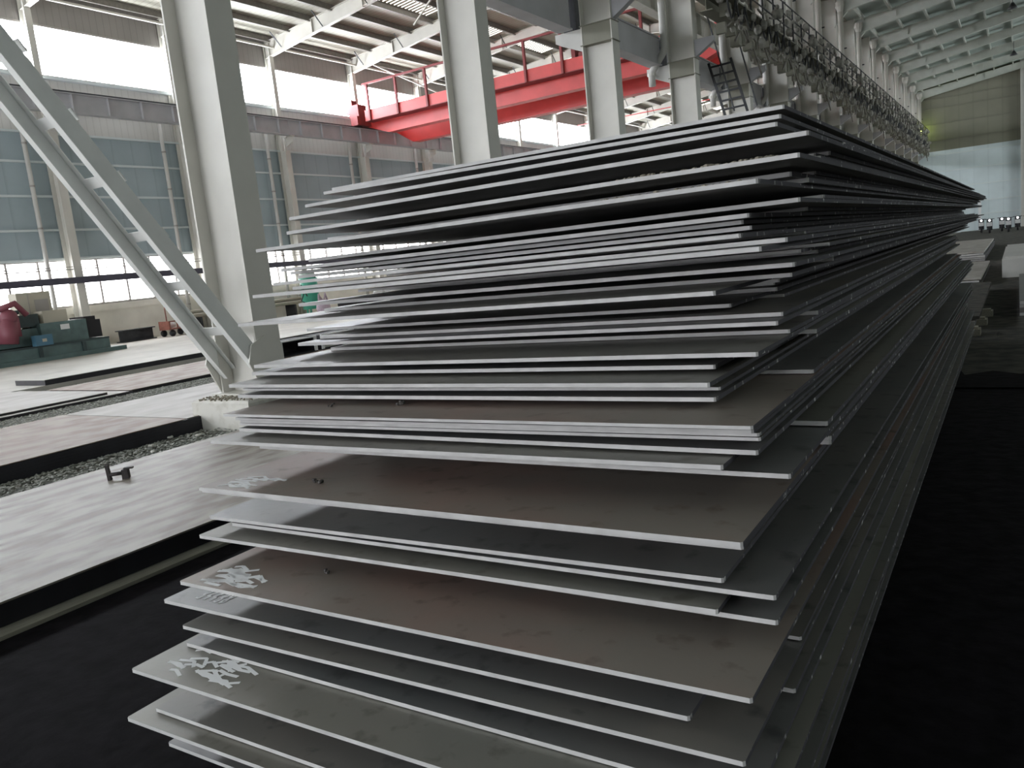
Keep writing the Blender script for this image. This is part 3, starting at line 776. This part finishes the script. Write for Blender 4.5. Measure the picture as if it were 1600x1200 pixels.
for x, nm in ((-31.1, 'end_carriage'), (-10.0, 'end_carriage')):
    MB().box(x - .25, x + .25, -1.1, 3.6, .87, 1.35).build(nm, M['red_dark'], t)
    w = MB()
    for y in (-.7, 3.2): w.tube([(x - .1, y, .98), (x + .1, y, .98)], .17, 14)
    w.build('wheel', M['dark_steel'], t)
MB().box(-31.6, -30.9, -.9, -.2, 1.35, 2.0).box(-31.9, -31.4, -.8, -.4, 1.6, 2.3).build('drive_motor', M['red_dark'], t)
tr = MB().box(-17.6, -15.4, .05, 2.5, 1.62, 2.0).box(-17.2, -16.0, .5, 2.0, 2.0, 2.9).build('hoist_trolley', M['red_dark'], t)
MB().tube([(-16.9, .7, 2.4), (-16.9, 2.2, 2.4)], .32, 14).build('rope_drum', M['dark_steel'], tr)
MB().box(-18.0, -17.8, .1, .9, 1.6, 3.6).box(-18.0, -17.0, .3, .4, 3.2, 3.3).build('control_cabinet', M['red_dark'], t)
t = thing('overhead_crane', (0, 62.0, 7.4), 'second red crane seen in pieces behind the far middle columns', 'crane')
girder_box(0, .45, M['red'], 'bridge_girder')
MB().bar((-30.5, -.73, 2.95), (-10.6, -.73, 2.95), .09, .06).build('handrail', M['red'], t)

# access ladder ---------------------------------------------------------------
t = thing('access_ladder', (0, 29.0, 0), 'dark steel access ladder leaning beside the fourth and fifth middle columns', 'ladder')
A, B = Vector((-9.15, 0, 6.1)), Vector((-8.45, 0, 3.4)); W = Vector((.78, 0, .03))
for off in (Vector((0, 0, 0)), W):
    MB().bar(A + off, B + off, .06, .08).build('side_rail', M['dark_steel'], t)
MB().bar(A + W*1.0 + Vector((.1, -.2, 1.6)), B + W + Vector((.2, -.3, .9)), .04).bar(A + Vector((.1, -.2, 1.6)), B + Vector((.2, -.3, .9)), .04).build('handrail', M['dark_steel'], t)
for k in range(9):
    p = A + (B - A) * ((k + .5) / 9)
    MB().bar(p, p + W, .05, .06).build('rung', M['dark_steel'], t)

# far wall furniture
t = thing('wind_post', (.55, YF - .45, GZ), 'tall pale steel post standing against the end wall at the right edge', 'post')
MB().box(-.25, .25, -.02, .02, 0, 15.4).box(-.27, -.24, -.2, .2, 0, 15.4).box(.24, .27, -.2, .2, 0, 15.4).build('shaft', M['white_paint'], t)
MB().box(-.35, .35, -.3, .3, .03, .06).build('base_plate', M['white_paint'], t)
tag(MB().box(-3.22, -2.98, YF - .4, YF - .15, GZ + .03, 1.3).build('white_post', M['white']), 'short white post against the lower end wall', 'post')
t = thing('signal_lamp', (-8.0, YF - .5, 8.5), 'small glowing yellow green lamp high on the end wall', 'lamp')
MB().box(-.1, .1, 0, .4, -.6, .6).build('bracket', M['cream'], t)
MB().ball((.05, -.2, 0), .22, 12, 8).build('lamp_glass', M['lamp_green'], t, True)
MB().box(-.85, -.2, .1, .3, .9, 3.0).build('post_stub', M['cream'], t)
# ---------------------------------------------------------------- the tall stack of plates
FRONT_SIZE = len(FRONT_PLATES)
def far_end(z):
    if z > .10: return 18.1
    if z > -.03: return 15.6
    if z > -.26: return 17.6
    if z > -.62: return 11.8
    return 12.8
def plate(a, b, t, yend, m, name='steel_plate', sag=0.0):
    """a, b: front left and front right top corners (m); slightly rounded corners, long side runs back square to the front edge"""
    a = Vector(a); b = Vector(b)
    w = b - a; wl = Vector((w.x, w.y, 0)); L = wl.length; wl.normalize()
    d = Vector((-wl.y, wl.x, 0))
    if d.y < 0: d = -d
    D = yend - (a.y + b.y) / 2
    ch = .006
    us = [0.0, ch / L] + [k / 8 for k in range(1, 8)] + [1 - ch / L, 1.0]
    vs = []
    for top in (1, 0):
        for side in (0, 1):
            for u in us:
                c = a + w * u
                inset = ch if (u == 0 or u == 1) else 0
                p = c + d * (inset if side == 0 else D - inset)
                z = c.z + sag * math.sin(math.pi * u) - (0 if top else t)
                vs.append(Vector((p.x, p.y, z)))
    n = len(us); o = a.copy(); o.z = a.z
    T0, T1, B0, B1 = 0, n, 2*n, 3*n
    fs = []
    for k in range(n - 1):
        fs += [(T0+k, T0+k+1, T1+k+1, T1+k), (B1+k, B1+k+1, B0+k+1, B0+k), (B0+k, B0+k+1, T0+k+1, T0+k), (T1+k, T1+k+1, B1+k+1, B1+k)]
    fs += [(T0, T1, B1, B0), (T0+n-1, B0+n-1, B1+n-1, T1+n-1)]
    ob = MB().add([v - o for v in vs], fs).build(name, m)
    ob.location = o
    return ob
TRAIT = {}
fr_objs = {}
ms = [0, 2, 0, 2, 3, 2, 0, 2, 0, 3, 2, 0, 3, 2, 0, 3, 2, 0, 2, 0, 3, 2, 3, 0, 2, 1, 0, 2, 0, 2, 3, 2, 1, 1, 2, 2, 3, 2, 1, 2, 0, 2, 3, 0, 3, 2]
for i, (nm, ax, ay, az, bx, by, bz, t) in enumerate(FRONT_PLATES):
    o = plate((ax, ay, az), (bx, by, bz), t, far_end((az + bz) / 2) + random.uniform(-.12, .12), PL[ms[i]])
    prevx = FRONT_PLATES[i-1][1] if i else ax; nxt = FRONT_PLATES[min(i+1, FRONT_SIZE-1)][1]
    look = 'left corner juts out' if ax < prevx - .06 and ax < nxt - .02 else \
           'right corner juts out' if bx > FRONT_PLATES[i-1][4] + .08 and i else 'left corner set in' if ax > prevx + .06 else 'pale cut edge'
    if i == 0: lab = 'topmost long steel plate of the tall stack, pale cut edge'
    elif i < 23: lab = 'steel plate of the tall stack, %s projecting edge from top, %s' % (ORD[i], look)
    else: lab = 'steel plate of the tall stack, %s projecting edge from bottom, %s' % (ORD[FRONT_SIZE - 1 - i] if FRONT_SIZE - 1 - i else 'lowest', look)
    tag(o, lab, 'steel plate', 'projecting plates of the tall stack')
    fr_objs[nm] = o
bands = [(.2, 'upper sloping part'), (-.05, 'part at eye level'), (-.3, 'tight middle part'), (-.62, 'lower middle part'), (-1.1, 'wide lower part'), (-9, 'lowest part')]
gapn = {}
for r in INNER_PLATES: gapn.setdefault(r[5], []).append(r[2])
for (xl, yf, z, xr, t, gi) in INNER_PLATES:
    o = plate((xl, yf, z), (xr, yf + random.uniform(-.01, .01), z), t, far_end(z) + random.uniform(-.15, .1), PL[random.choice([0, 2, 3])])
    nmz = [b for a, b in bands if z > a][0]
    zs = sorted(gapn[gi], reverse=True); k = zs.index(z)
    pos = '' if len(zs) == 1 else (', upper of them' if k == 0 else ', lowest of them' if k == len(zs) - 1 else ', %s of them down' % ORD[k])
    base = 'recessed dark plate under the %s' % ('%s projecting plate from the stack top' % ORD[gi] if gi < 23 else '%s projecting plate from the stack bottom' % ORD[FRONT_SIZE - 1 - gi])
    tag(o, base + pos, 'steel plate', 'recessed plates in the %s of the tall stack' % nmz)
def on_plate(nm, x, y):
    """height of the named plate's top at x"""
    r = [p for p in FRONT_PLATES if p[0] == nm][0]
    f = (x - r[1]) / (r[4] - r[1])
    return r[3] + (r[6] - r[3]) * f
def chalk(nm, strokes, w=.012):
    o = fr_objs[nm]; L = o.location
    mb = MB()
    for pts in strokes:
        for (x0, y0), (x1, y1) in zip(pts[:-1], pts[1:]):
            dx, dy = x1 - x0, y1 - y0; l = math.hypot(dx, dy) or 1; nx, ny = -dy/l*w/2, dx/l*w/2
            z0 = on_plate(nm, x0, y0) + .0006 - L.z; z1 = on_plate(nm, x1, y1) + .0006 - L.z
            a = [(x0-nx-L.x, y0-ny-L.y), (x1-nx-L.x, y1-ny-L.y), (x1+nx-L.x, y1+ny-L.y), (x0+nx-L.x, y0+ny-L.y)]
            zz = [z0, z1, z1, z0]
            mb.hexa([(p[0], p[1], z) for p, z in zip(a, zz)] + [(p[0], p[1], z + .0008) for p, z in zip(a, zz)])
    tag(mb.build('chalk_mark', M['chalk'], o), 'white chalk scrawl')
def glyphs(x, y, s, n, seed):
    rnd = random.Random(seed); out = []
    shapes = [[(0,0),(0,1)], [(0,.9),(.5,1),(.5,.6),(.1,.5),(.5,.4),(.5,0),(0,.05)], [(.1,0),(0,.3),(.3,.5),(.5,.8),(.3,1),(0,.8),(.3,.5),(.5,.2),(.1,0)],
              [(0,0),(0,1),(.5,1),(.5,0),(0,0)], [(.5,1),(0,.4),(.5,.4),(.4,0)]]
    for k in range(n):
        sh = shapes[rnd.randrange(len(shapes))]
        out.append([(x + u * s * .9 + k * s * .42 - s*0, y + (v * s) ) for u, v in [(p[0]*.55, p[1]) for p in sh]])
    return out
chalk('JJ', glyphs(-2.79, 1.83, .085, 5, 3), .010)
def smear(x, y, w, d, n, seed):
    rnd = random.Random(seed); out = []
    for k in range(n):
        px_, py_ = x + rnd.uniform(0, w), y + rnd.uniform(0, d)
        out.append([(px_, py_), (px_ + rnd.uniform(.02, .09), py_ + rnd.uniform(-.02, .03)), (px_ + rnd.uniform(.08, .14), py_ + rnd.uniform(-.02, .02))])
    return out
chalk('EE', smear(-2.72, 1.96, .15, .14, 16, 5), .012)
chalk('II', smear(-2.68, 1.77, .20, .16, 22, 8), .016)
chalk('MM', smear(-2.70, 1.58, .32, .22, 34, 9), .014)

# dust and crumbs lying on plates
def crumbs(nm, y0, y1, x0, x1, n, smax, m, label, cat='dust'):
    L = fr_objs[nm].location; mb = MB()
    for _ in range(n):
        x = random.uniform(x0, x1); y = random.uniform(y0, y1); r = random.uniform(.3, 1) ** 2 * smax
        mb.ball((x, y, on_plate(nm, x, y) + r * .3), r, 5, 3, (1.2, 1, .6))
    tag(mb.build('dust_ridge', m), label, cat, kind='stuff')
crumbs('E', 2.545, 2.60, -1.15, -.62, 150, .011, M['dust'], 'ridge of dry dust along the front edge of an upper plate')
crumbs('F', 2.445, 2.50, -1.2, -.66, 45, .010, M['dust'], 'crumbs of dry dust on the plate edge below the dusty one')
def lump(x, y, z, r, label, m):
    mb = MB()
    for k in range(7):
        mb.ball((random.uniform(-r, r), random.uniform(-r, r), r * .35 + (r * .5 if k > 4 else 0)), r * random.uniform(.3, .55), 6, 4, (1.2, .9, .8))
    o = mb.build('slag_lump', m); o.location = (x, y, z); tag(o, label, 'slag lump', 'slag lumps on the plates')
for nm, x, y, r, lab in (('X', -2.35, 2.28, .012, 'small slag lump on the brown plate left of centre, upper'), ('X', -2.02, 2.33, .015, 'pale slag lump on the brown plate above centre'),
                         ('EE', -2.29, 2.10, .016, 'slag lump with dark stain on the wide brown plate left of centre'),
                         ('NN', -2.12, 1.70, .018, 'slag lump on a low plate near the bottom edge'), ('OO', -1.70, 1.56, .014, 'slag lump close to the bottom edge of the picture'),
                         ('II', -2.20, 2.0, .013, 'tiny slag lump in a dark stain on the broad lower plate')):
    lump(x, y, on_plate(nm, x, y), r, lab, M['slag'])

# ---------------------------------------------------------------- low stacks of plates on the ground, left
def flat_plate(x0, x1, y0, y1, ztop, t, m, label, group):
    o = MB().box(0, x1 - x0, 0, y1 - y0, -t, 0).build('floor_plate', m)
    o.location = (x0, y0, ztop)
    return tag(o, label, 'steel plate', group)
G = 'plates of the low stack beside the tall stack'
flat_plate(-7.60, -4.85, -3.2, 14.0, -1.600, .012, M['plate_low'], 'wide dusty brown top plate of the low stack left of the tall stack', G)
for k in range(4):
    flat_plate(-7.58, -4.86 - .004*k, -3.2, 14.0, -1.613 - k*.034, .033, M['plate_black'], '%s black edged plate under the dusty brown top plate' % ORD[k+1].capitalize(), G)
tag(MB().box(-7.4, -4.74, -3.2, 14.0, -1.78, -1.752).build('floor_plate', M['timber']), 'bottom plate of the low stack showing as a thin pale strip', 'steel plate', G)
G = 'plates of the low stack behind the nearest gravel strip'
flat_plate(-12.0, -9.06, -3.5, 6.25, -1.575, .010, M['plate_brown'], 'brown dusty top plate between the two gravel strips, left part', G)
flat_plate(-12.0, -9.10, 6.30, 18.0, -1.580, .010, M['plate_pale'], 'pale grey top plate between the gravel strips reaching behind the column', G)
for k in range(5):
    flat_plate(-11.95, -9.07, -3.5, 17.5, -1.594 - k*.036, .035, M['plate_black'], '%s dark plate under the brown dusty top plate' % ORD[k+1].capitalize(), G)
G = 'plates of the thin stack behind the second gravel strip'
flat_plate(-16.3, -13.50, 8.3, 20.0, -1.59, .010, M['plate_brown'], 'broad dusty plate behind the second gravel strip', G)
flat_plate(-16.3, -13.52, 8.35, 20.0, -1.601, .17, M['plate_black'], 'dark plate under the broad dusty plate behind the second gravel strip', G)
flat_plate(-17.2, -13.55, -2.5, 7.9, -1.552, .008, M['plate_pale'], 'pale plate with doubled edge at the left border, upper layer', G)
flat_plate(-17.2, -13.56, -2.5, 7.9, -1.561, .030, M['plate_black'], 'thin black plate between the doubled pale plates at the left border', G)
flat_plate(-17.2, -13.38, -2.5, 8.2, -1.592, .008, M['plate_pale'], 'pale plate with doubled edge at the left border, lower layer', G)
flat_plate(-17.2, -13.39, -2.5, 8.2, -1.601, .17, M['plate_black'], 'dark plate under the doubled pale plates at the left border', G)
G = 'plates edging the raised floor'
flat_plate(-19.6, -18.32, 9.3, 26.0, -1.555, .010, M['concrete'], 'long pale plate along the edge of the raised floor', G)
flat_plate(-19.6, -18.31, 9.3, 26.0, -1.566, .21, M['plate_black'], 'black faced plate bundle along the edge of the raised floor', G)
struct('trim_1', MB().box(-13.42, -12.01, -3, 22, GZ, -1.645), M['gravel_soil'], label='raised bed under the second gravel strip')

# gravel strips
def gravel(x0, x1, y0, y1, n, rmin, rmax, label, z=GZ, hump=0.0):
    base = [(0,0,1),(.9,0,.2),(0,.9,.2),(-.9,0,.2),(0,-.9,.2),(0,0,-.6)]
    fs = [(0,1,2),(0,2,3),(0,3,4),(0,4,1),(5,2,1),(5,3,2),(5,4,3),(5,1,4)]
    mb = MB()
    for _ in range(n):
        x = random.uniform(x0, x1); y = y0 + (y1 - y0) * random.random() ** 1.3
        if CX - .58 < x < CX + .66 and min(abs(y - rcol(i)) for i in range(-1, 4)) < .68: continue
        r = random.uniform(rmin, rmax)
        a = random.uniform(0, 6.28); ca, sa = math.cos(a), math.sin(a); sx, sy, sz = (random.uniform(.6, 1.3) for _ in range(3))
        hz = hump * math.sin(math.pi * (x - x0) / (x1 - x0)) * random.random()
        mb.add([(x + r*(p[0]*sx*ca - p[1]*sy*sa), y + r*(p[0]*sx*sa + p[1]*sy*ca), z + hz + r*.5*sz*p[2] + r*.3) for p in base], fs)
    tag(mb.build('gravel', M['gravel']), label, 'gravel', kind='stuff')
gravel(-9.05, -7.55, 1.5, 16, 11000, .012, .034, 'grey gravel strip running past the foot of the nearest column', hump=.06)
gravel(-13.36, -12.03, 3, 20, 7500, .012, .026, 'grey gravel strip between the two low plate stacks farther left', z=-1.645)
gravel(-18.25, -16.2, 7.5, 22, 5000, .014, .03, 'thin gravel strip in front of the raised floor')
for k, (x, y) in enumerate(((-8.95, 5.9), (-8.6, 6.05), (-8.2, 5.75), (-8.4, 5.3), (-8.75, 5.5))):
    o = MB().ball((0, 0, .015), .028, 6, 4, (1.5, .8, .6)).ball((.03, .012, .02), .022, 6, 4, (1, 1, .8)).build('broken_plaster', M['plinth'])
    o.location = (x, y, GZ + .03); tag(o, 'white crumb of broken plaster before the nearest plinth, %s' % ('leftmost', 'closest to the plinth', 'rightmost', 'nearest the camera', 'middle one')[k], 'rubble', 'plaster crumbs before the plinth')
rb = MB()
for _ in range(240):
    rb.ball((random.uniform(-9.15, -8.1), random.choice([random.uniform(6.5, 6.85), random.uniform(6.5, 7.5)]), -1.385), random.uniform(.006, .02), 5, 3)
tag(rb.build('rubble', M['dust']), 'grit and crumbs around the foot of the nearest column', 'rubble', kind='stuff')

t = thing('cast_fitting', (-6.95, 4.02, -1.6), 'small rusty H shaped iron fitting lying on the low plates', 'iron fitting')
t.rotation_euler = (0, 0, .75)
MB().hexa([(-.10,-.012,0),(-.075,-.012,0),(-.075,.05,0),(-.10,.05,0),(-.11,0,.13),(-.085,0,.13),(-.085,.04,.15),(-.11,.04,.15)]).build('upright_lug', M['cast'], t)
MB().box(.03, .085, -.03, .04, 0, .085).box(.05, .13, -.02, .02, .085, .10).build('upright_lug', M['cast'], t)
MB().tube([(-.09, .01, .05), (.04, .01, .05)], .018, 8).build('cross_pin', M['cast'], t, True)

# ---------------------------------------------------------------- machinery along the left wall
t = thing('profile_machine', (-27.0, 9.0, FZ), 'long teal shop machine with red head by the left wall windows', 'machine')
def P(y, z): return y - 9.0, z - FZ
b = MB().box(-1.6, .25, -4, 7.6, 0, .14).box(-1.5, .1, -4, 7.1, .14, .46)
b.build('machine_bed', M['teal'], t)
for k in range(5):
    MB().box(.1, .16, .3 + k*1.45, .42 + k*1.45, .05, .46).build('bed_rib', M['teal_dark'], t)
MB().box(-1.5, .12, -4, 7.1, .46, .52).build('slide_way', M['teal_dark'], t)
c = MB().box(-1.3, 0, 4.9, 6.45, .52, 1.22).build('saddle', M['teal'], t)
MB().box(0, .01, 5.55, 5.85, .95, 1.12).build('name_plate', M['white'], c)
MB().box(-1.3, -.1, 5.1, 5.9, 1.22, 1.62).build('control_panel', M['beige'], t)
MB().box(-1.2, -.1, 6.45, 7.0, .55, 1.15).box(-1.1, -.2, 6.5, 6.9, 1.15, 1.28).build('drive_motor', M['black'], t)
MB().box(-.7, -.2, 2.2, 5.0, 1.15, 1.55).tube([(-.4, 3.2, 1.6), (-.4, 4.5, 1.66)], .07, 8).build('cross_arm', M['teal_dark'], t)
MB().box(-1.1, -.2, 2.3, 4.9, .55, 1.1).build('gear_case', M['teal'], t)
MB().ball((.1, 3.95, 1.5), .30, 12, 8, (.8, .9, 1)).box(-.1, .3, 3.7, 4.15, .9, 1.5).tube([(.1, 3.7, 1.8), (.1, 4.2, 1.95), (.1, 4.5, 1.55)], .10, 8).tube([(.12, 3.8, .7), (.12, 3.9, 1.4)], .28, 10).build('turning_head', M['maroon'], t, True)
o = thing('blue_crate', (-26.7, 13.55, FZ + .52), 'small light blue crate standing on the teal machine', 'crate')
MB().box(-.2, .05, -.05, .50, 0, .34).build('crate_body', M['blue'], o)
MB().box(.05, .06, .16, .30, .12, .22).build('label_sheet', M['beige'], o)
o = thing('control_cabinet', (-27.9, 14.0, FZ + .52), 'beige electrical cabinet with dark vent on the teal machine', 'cabinet')
MB().box(-.25, .25, -.35, .75, 0, 1.75).build('cabinet_body', M['beige'], o)
MB().box(.25, .26, .2, .65, 1.0, 1.5).build('vent', M['frame'], o)
MB().box(.25, .26, .0, .02, .1, 1.7).build('door_seam', M['frame'], o)

tag(MB().box(-31.32, -31.14, 8, 60, .86, 1.10).box(-31.32, -31.14, 8, 13.6, 1.1, 1.2).build('busbar_trunking', M['bar_blue']), 'long dark indigo trunking crossing the low windows of the left wall', 'trunking')
tag(MB().tube([(-31.4, 8, 1.42), (-31.4, 60, 1.42)], .02, 6).tube([(-31.4, 8, 1.52), (-31.4, 60, 1.52)], .015, 6).build('conduit', M['frame']), 'thin twin conduit lines just above the indigo trunking', 'conduit')
t = thing('jib_arm', (-31.0, 13.0, FZ), 'pale jib post with curved dark arm at the left border', 'jib crane')
MB().tube([(0, 0, 0), (0, 0, 3.0)], .18, 10).build('post', M['white_paint'], t, True)
MB().tube([(0, -.2, 2.95), (0, .5, 3.0), (0, 1.3, 2.8), (0, 1.7, 2.6)], .10, 8).build('arm', M['dark_steel'], t, True)

t = thing('hand_cart', (-30.3, 20.6, FZ), 'rusty red hand cart with hoop handle before the cream wall', 'cart')
MB().box(-.35, .35, 0, 1.1, .28, .34).build('cart_deck', M['cart'], t)
s = MB()
for k in range(4): s.box(.33, .36, .02 + k*.35, .07 + k*.35, .34, .62)
s.box(.33, .36, 0, 1.1, .60, .65).box(-.35, .35, 0, .03, .34, .65).build('side_rail', M['cart'], t)
MB().tube([(-.2, .9, .34), (-.2, .9, 1.25), (-.2, .95, 1.35), (-.2, .35, 1.38), (-.2, .3, 1.25), (-.2, .3, .34)], .025, 8).build('hoop_handle', M['cart'], t, True)
for x in (-.3, .3):
    for y in (.15, .95):
        MB().tube([(x - .03, y, .14), (x + .03, y, .14)], .14, 14).build('wheel', M['dark_steel'], t, True)
o = thing('scrap_box', (-30.6, 20.9, FZ + .34), 'white bundle lying on the red hand cart', 'bundle')
MB().ball((.1, .2, .13), .15, 8, 5, (1, 1.4, .85)).ball((.1, .55, .09), .1, 8, 5).build('cloth', M['white'], o, True)
t = thing('steel_beam', (-31.1, 18.9, FZ), 'short dark I beam offcut lying beside the hand cart', 'beam')
MB().box(0, .5, 0, 1.5, 0, .04).box(0, .5, 0, 1.5, .46, .5).box(.22, .28, 0, 1.5, .04, .46).build('beam_body', M['dark_steel'], t)
t = thing('pipe_rack', (-31.2, 22.4, FZ), 'dusty pipes piled on trestles behind the hand cart', 'rack')
for y in (.4, 3.2, 6.0):
    MB().box(-.3, .4, y, y + .1, 0, .62).build('trestle', M['dark_steel'], t)
for k in range(6):
    o = MB().tube([(0, 0, 0), (0, 7.0, 0)], .09, 10).build('steel_pipe', M['timber'] if k % 2 else M['cream_band'], smooth=True)
    o.location = (-31.45 + .2 * (k % 4) + (.1 if k > 3 else 0), 22.3, FZ + .715 + (.165 if k > 3 else 0))
    tag(o, 'long dusty pipe behind the hand cart, %s %s row' % (('first','second','third','fourth')[k % 4] + ' from the wall in the', 'bottom' if k < 4 else 'top'), 'pipe', 'pipes piled behind the hand cart')

# green tank, bench, bag
t = thing('air_tank', (-29.2, 28.0, FZ), 'green upright air tank with pale domed top by the low windows', 'tank')
MB().tube([(0, 0, .35), (0, 0, 1.75), (0, 0, 1.95)], [.42, .42, .36], 20).build('tank_body', M['green'], t, True)
MB().tube([(0, 0, 1.80), (0, 0, 1.86)], .47, 20).build('tank_ring', M['green'], t)
MB().tube([(0, 0, 1.92), (0, 0, 2.08), (0, 0, 2.16)], [.40, .34, .12], 20).build('tank_cap', M['tank_top'], t, True)
for a in (0.5, 2.6, 4.7):
    MB().bar((.3*math.cos(a), .3*math.sin(a), 0), (.3*math.cos(a), .3*math.sin(a), .4), .06).build('leg', M['green'], t)
MB().tube([(.3, -.5, 1.0), (.35, -.75, 1.4), (.2, -.7, 1.55), (.1, -.45, 1.2), (.2, -.8, .8), (.3, -.5, .6)], .03, 6).build('hose', M['dark_steel'], t, True)
t = thing('work_bench', (-27.4, 28.3, FZ), 'long dark work bench behind the left edge of the tall stack', 'bench')
MB().box(-.5, .4, 0, 7.2, .55, .62).build('bench_top', M['frame'], t)
MB().box(-.45, .3, .1, 4.2, .02, .55).build('dark_cabinet', M['black'], t)
for y in (4.6, 5.3, 7.0):
    MB().bar((.35, y, 0), (.35, y, .55), .05).bar((-.4, y, 0), (-.4, y, .55), .05).build('leg', M['white_paint'], t)
o = thing('plastic_bag', (-27.0, 26.6, FZ), 'lilac plastic bag slumped beside the green tank', 'bag')
MB().ball((0, 0, .42), .42, 12, 8, (.7, .85, 1)).build('bag_body', M['bag'], o, True)
MB().tube([(0, -.25, .7), (0, -.2, 1.05), (0, -.05, .8)], .05, 6).tube([(0, .1, .75), (0, .2, 1.08), (0, .3, .75)], .05, 6).build('bag_handle', M['bag'], o, True)
o = thing('white_sack', (-27.5, 31.0, FZ + .62), 'white wrapped sack on the dark work bench', 'sack')
MB().ball((0, 0, .17), .22, 10, 6, (1, 1.4, .8)).ball((0, .55, .2), .25, 10, 6, (1, 1.3, .8)).build('sack_body', M['white'], o, True)

for k, (x, y, lab) in enumerate(((-14.3, 11.95, 'open black box with white rim beside the nearest column foot'), (-14.3, 13.2, 'open black box with white rim holding a pale sheet'))):
    t = thing('steel_box', (x, y, -1.588), lab, 'box', 'black boxes behind the nearest column')
    MB().box(0, .7, 0, 1.1, 0, .02).box(0, .03, 0, 1.1, .02, .34).box(.03, .66, 0, .03, .02, .34).box(.03, .66, 1.07, 1.1, .02, .34).box(0.03, .66, .03, 1.07, .31, .34).build('box_body', M['black'], t)
    MB().box(.66, .70, 0, .07, .02, .36).box(.66, .70, 1.03, 1.1, .02, .36).box(.66, .70, .07, 1.03, .33, .36).build('rim', M['white'], t)
    if k:
        o = thing('pale_sheet', (x + .45, y + .3, -1.565), 'pale square sheet leaning inside the farther black box', 'sheet')
        MB().hexa([(.0,0,0),(.03,0,0),(.03,.55,0),(0,.55,0),(-.1,0,.24),(-.07,0,.24),(-.07,.55,.24),(-.1,.55,.24)]).build('sheet_body', M['white_paint'], o)

# ---------------------------------------------------------------- right side, far aisle
G = 'pale plates on the ground beyond the tall stack'
def stack(x0, x1, y0, y1, z0, n, t, labs, mtop, grp):
    for k in range(n):
        flat_plate(x0 + random.uniform(-.05, .05), x1 + random.uniform(-.05, .05), y0 + random.uniform(-.1, .1), y1, z0 + (k + 1) * (t + .012), t, mtop if k == n - 1 else PL[k % 4], labs % (ORD[k] if n > 1 else 'single'), grp)
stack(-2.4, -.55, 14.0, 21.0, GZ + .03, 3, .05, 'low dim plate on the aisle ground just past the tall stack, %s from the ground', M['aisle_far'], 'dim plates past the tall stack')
stack(-3.2, -.75, 22.5, 30.0, GZ + .03, 3, .05, 'pale drilled plate on the aisle ground, nearer pile, %s from the ground', M['plate_pale'], G)
stack(-4.0, -1.0, 33.5, 48.0, GZ + .03, 5, .06, 'pale plate in the farther pile beyond the tall stack, %s from the ground', M['plate_pale'], G)
stack(.05, 3.0, 15.5, 22.0, GZ + .03, 4, .05, 'black plate in the low pile at the right border, %s from the ground', PL[2], 'black plates at the right border')
o = MB().box(-.35, 1.5, 24.5, 33, GZ + .03, GZ + .5).box(-.30, 1.5, 24.6, 33, GZ + .5, GZ + .56).build('concrete_block', M['white_paint'])
tag(o, 'pale concrete block at the right border beyond the black plates', 'block')
for k in range(3):
    o = MB().box(0, .34, 0, .3, 0, .10).box(.03, .31, .05, .25, .10, .13).build('timber_bearer', M['timber']); o.location = (-.80 + .05*k, 13.2 + 1.2*k, GZ + .02)
    tag(o, '%s timber bearer lying at the right foot of the tall stack' % ('nearest', 'middle', 'farthest')[k], 'timber', 'bearers at the foot of the tall stack')
s0 = None
for k, (x, y) in enumerate(((-2.6, 80), (-1.9, 76), (-1.1, 79), (-.6, 74), (.0, 78), (.7, 75))):
    lab = 'parked motor scooter before the end wall, %s' % ('leftmost', 'second from left', 'third from left', 'third from right', 'second from right', 'rightmost')[k]
    if s0 is None:
        s0 = thing('motor_scooter', (x, y, GZ + .03), lab, 'scooter', 'scooters parked before the end wall')
        for yy in (-.6, .6): MB().tube([(-.06, yy, .27), (.06, yy, .27)], .27, 14).build('wheel', M['black'], s0, True)
        MB().box(-.17, .17, -.1, .75, .35, .8).box(-.2, .2, -.5, -.1, .25, .36).prism([(-.62, .4), (-.5, .4), (-.38, 1.05), (-.5, 1.1)], 'x', -.2, .2).build('body', M['dark_steel'], s0)
        MB().box(-.14, .14, -.05, .8, .8, .9).build('saddle', M['black'], s0)
        MB().tube([(-.33, -.42, 1.1), (.33, -.42, 1.1)], .03, 6).build('handlebar', M['dark_steel'], s0)
        MB().ball((0, -.55, 1.0), .085, 8, 6).build('headlamp', M['lamp_white'], s0, True)
        MB().box(-.18, .18, -.66, -.60, .55, .85).build('front_shield', M['white'], s0)
    else: copy_thing(s0, (x, y, GZ + .03), lab)
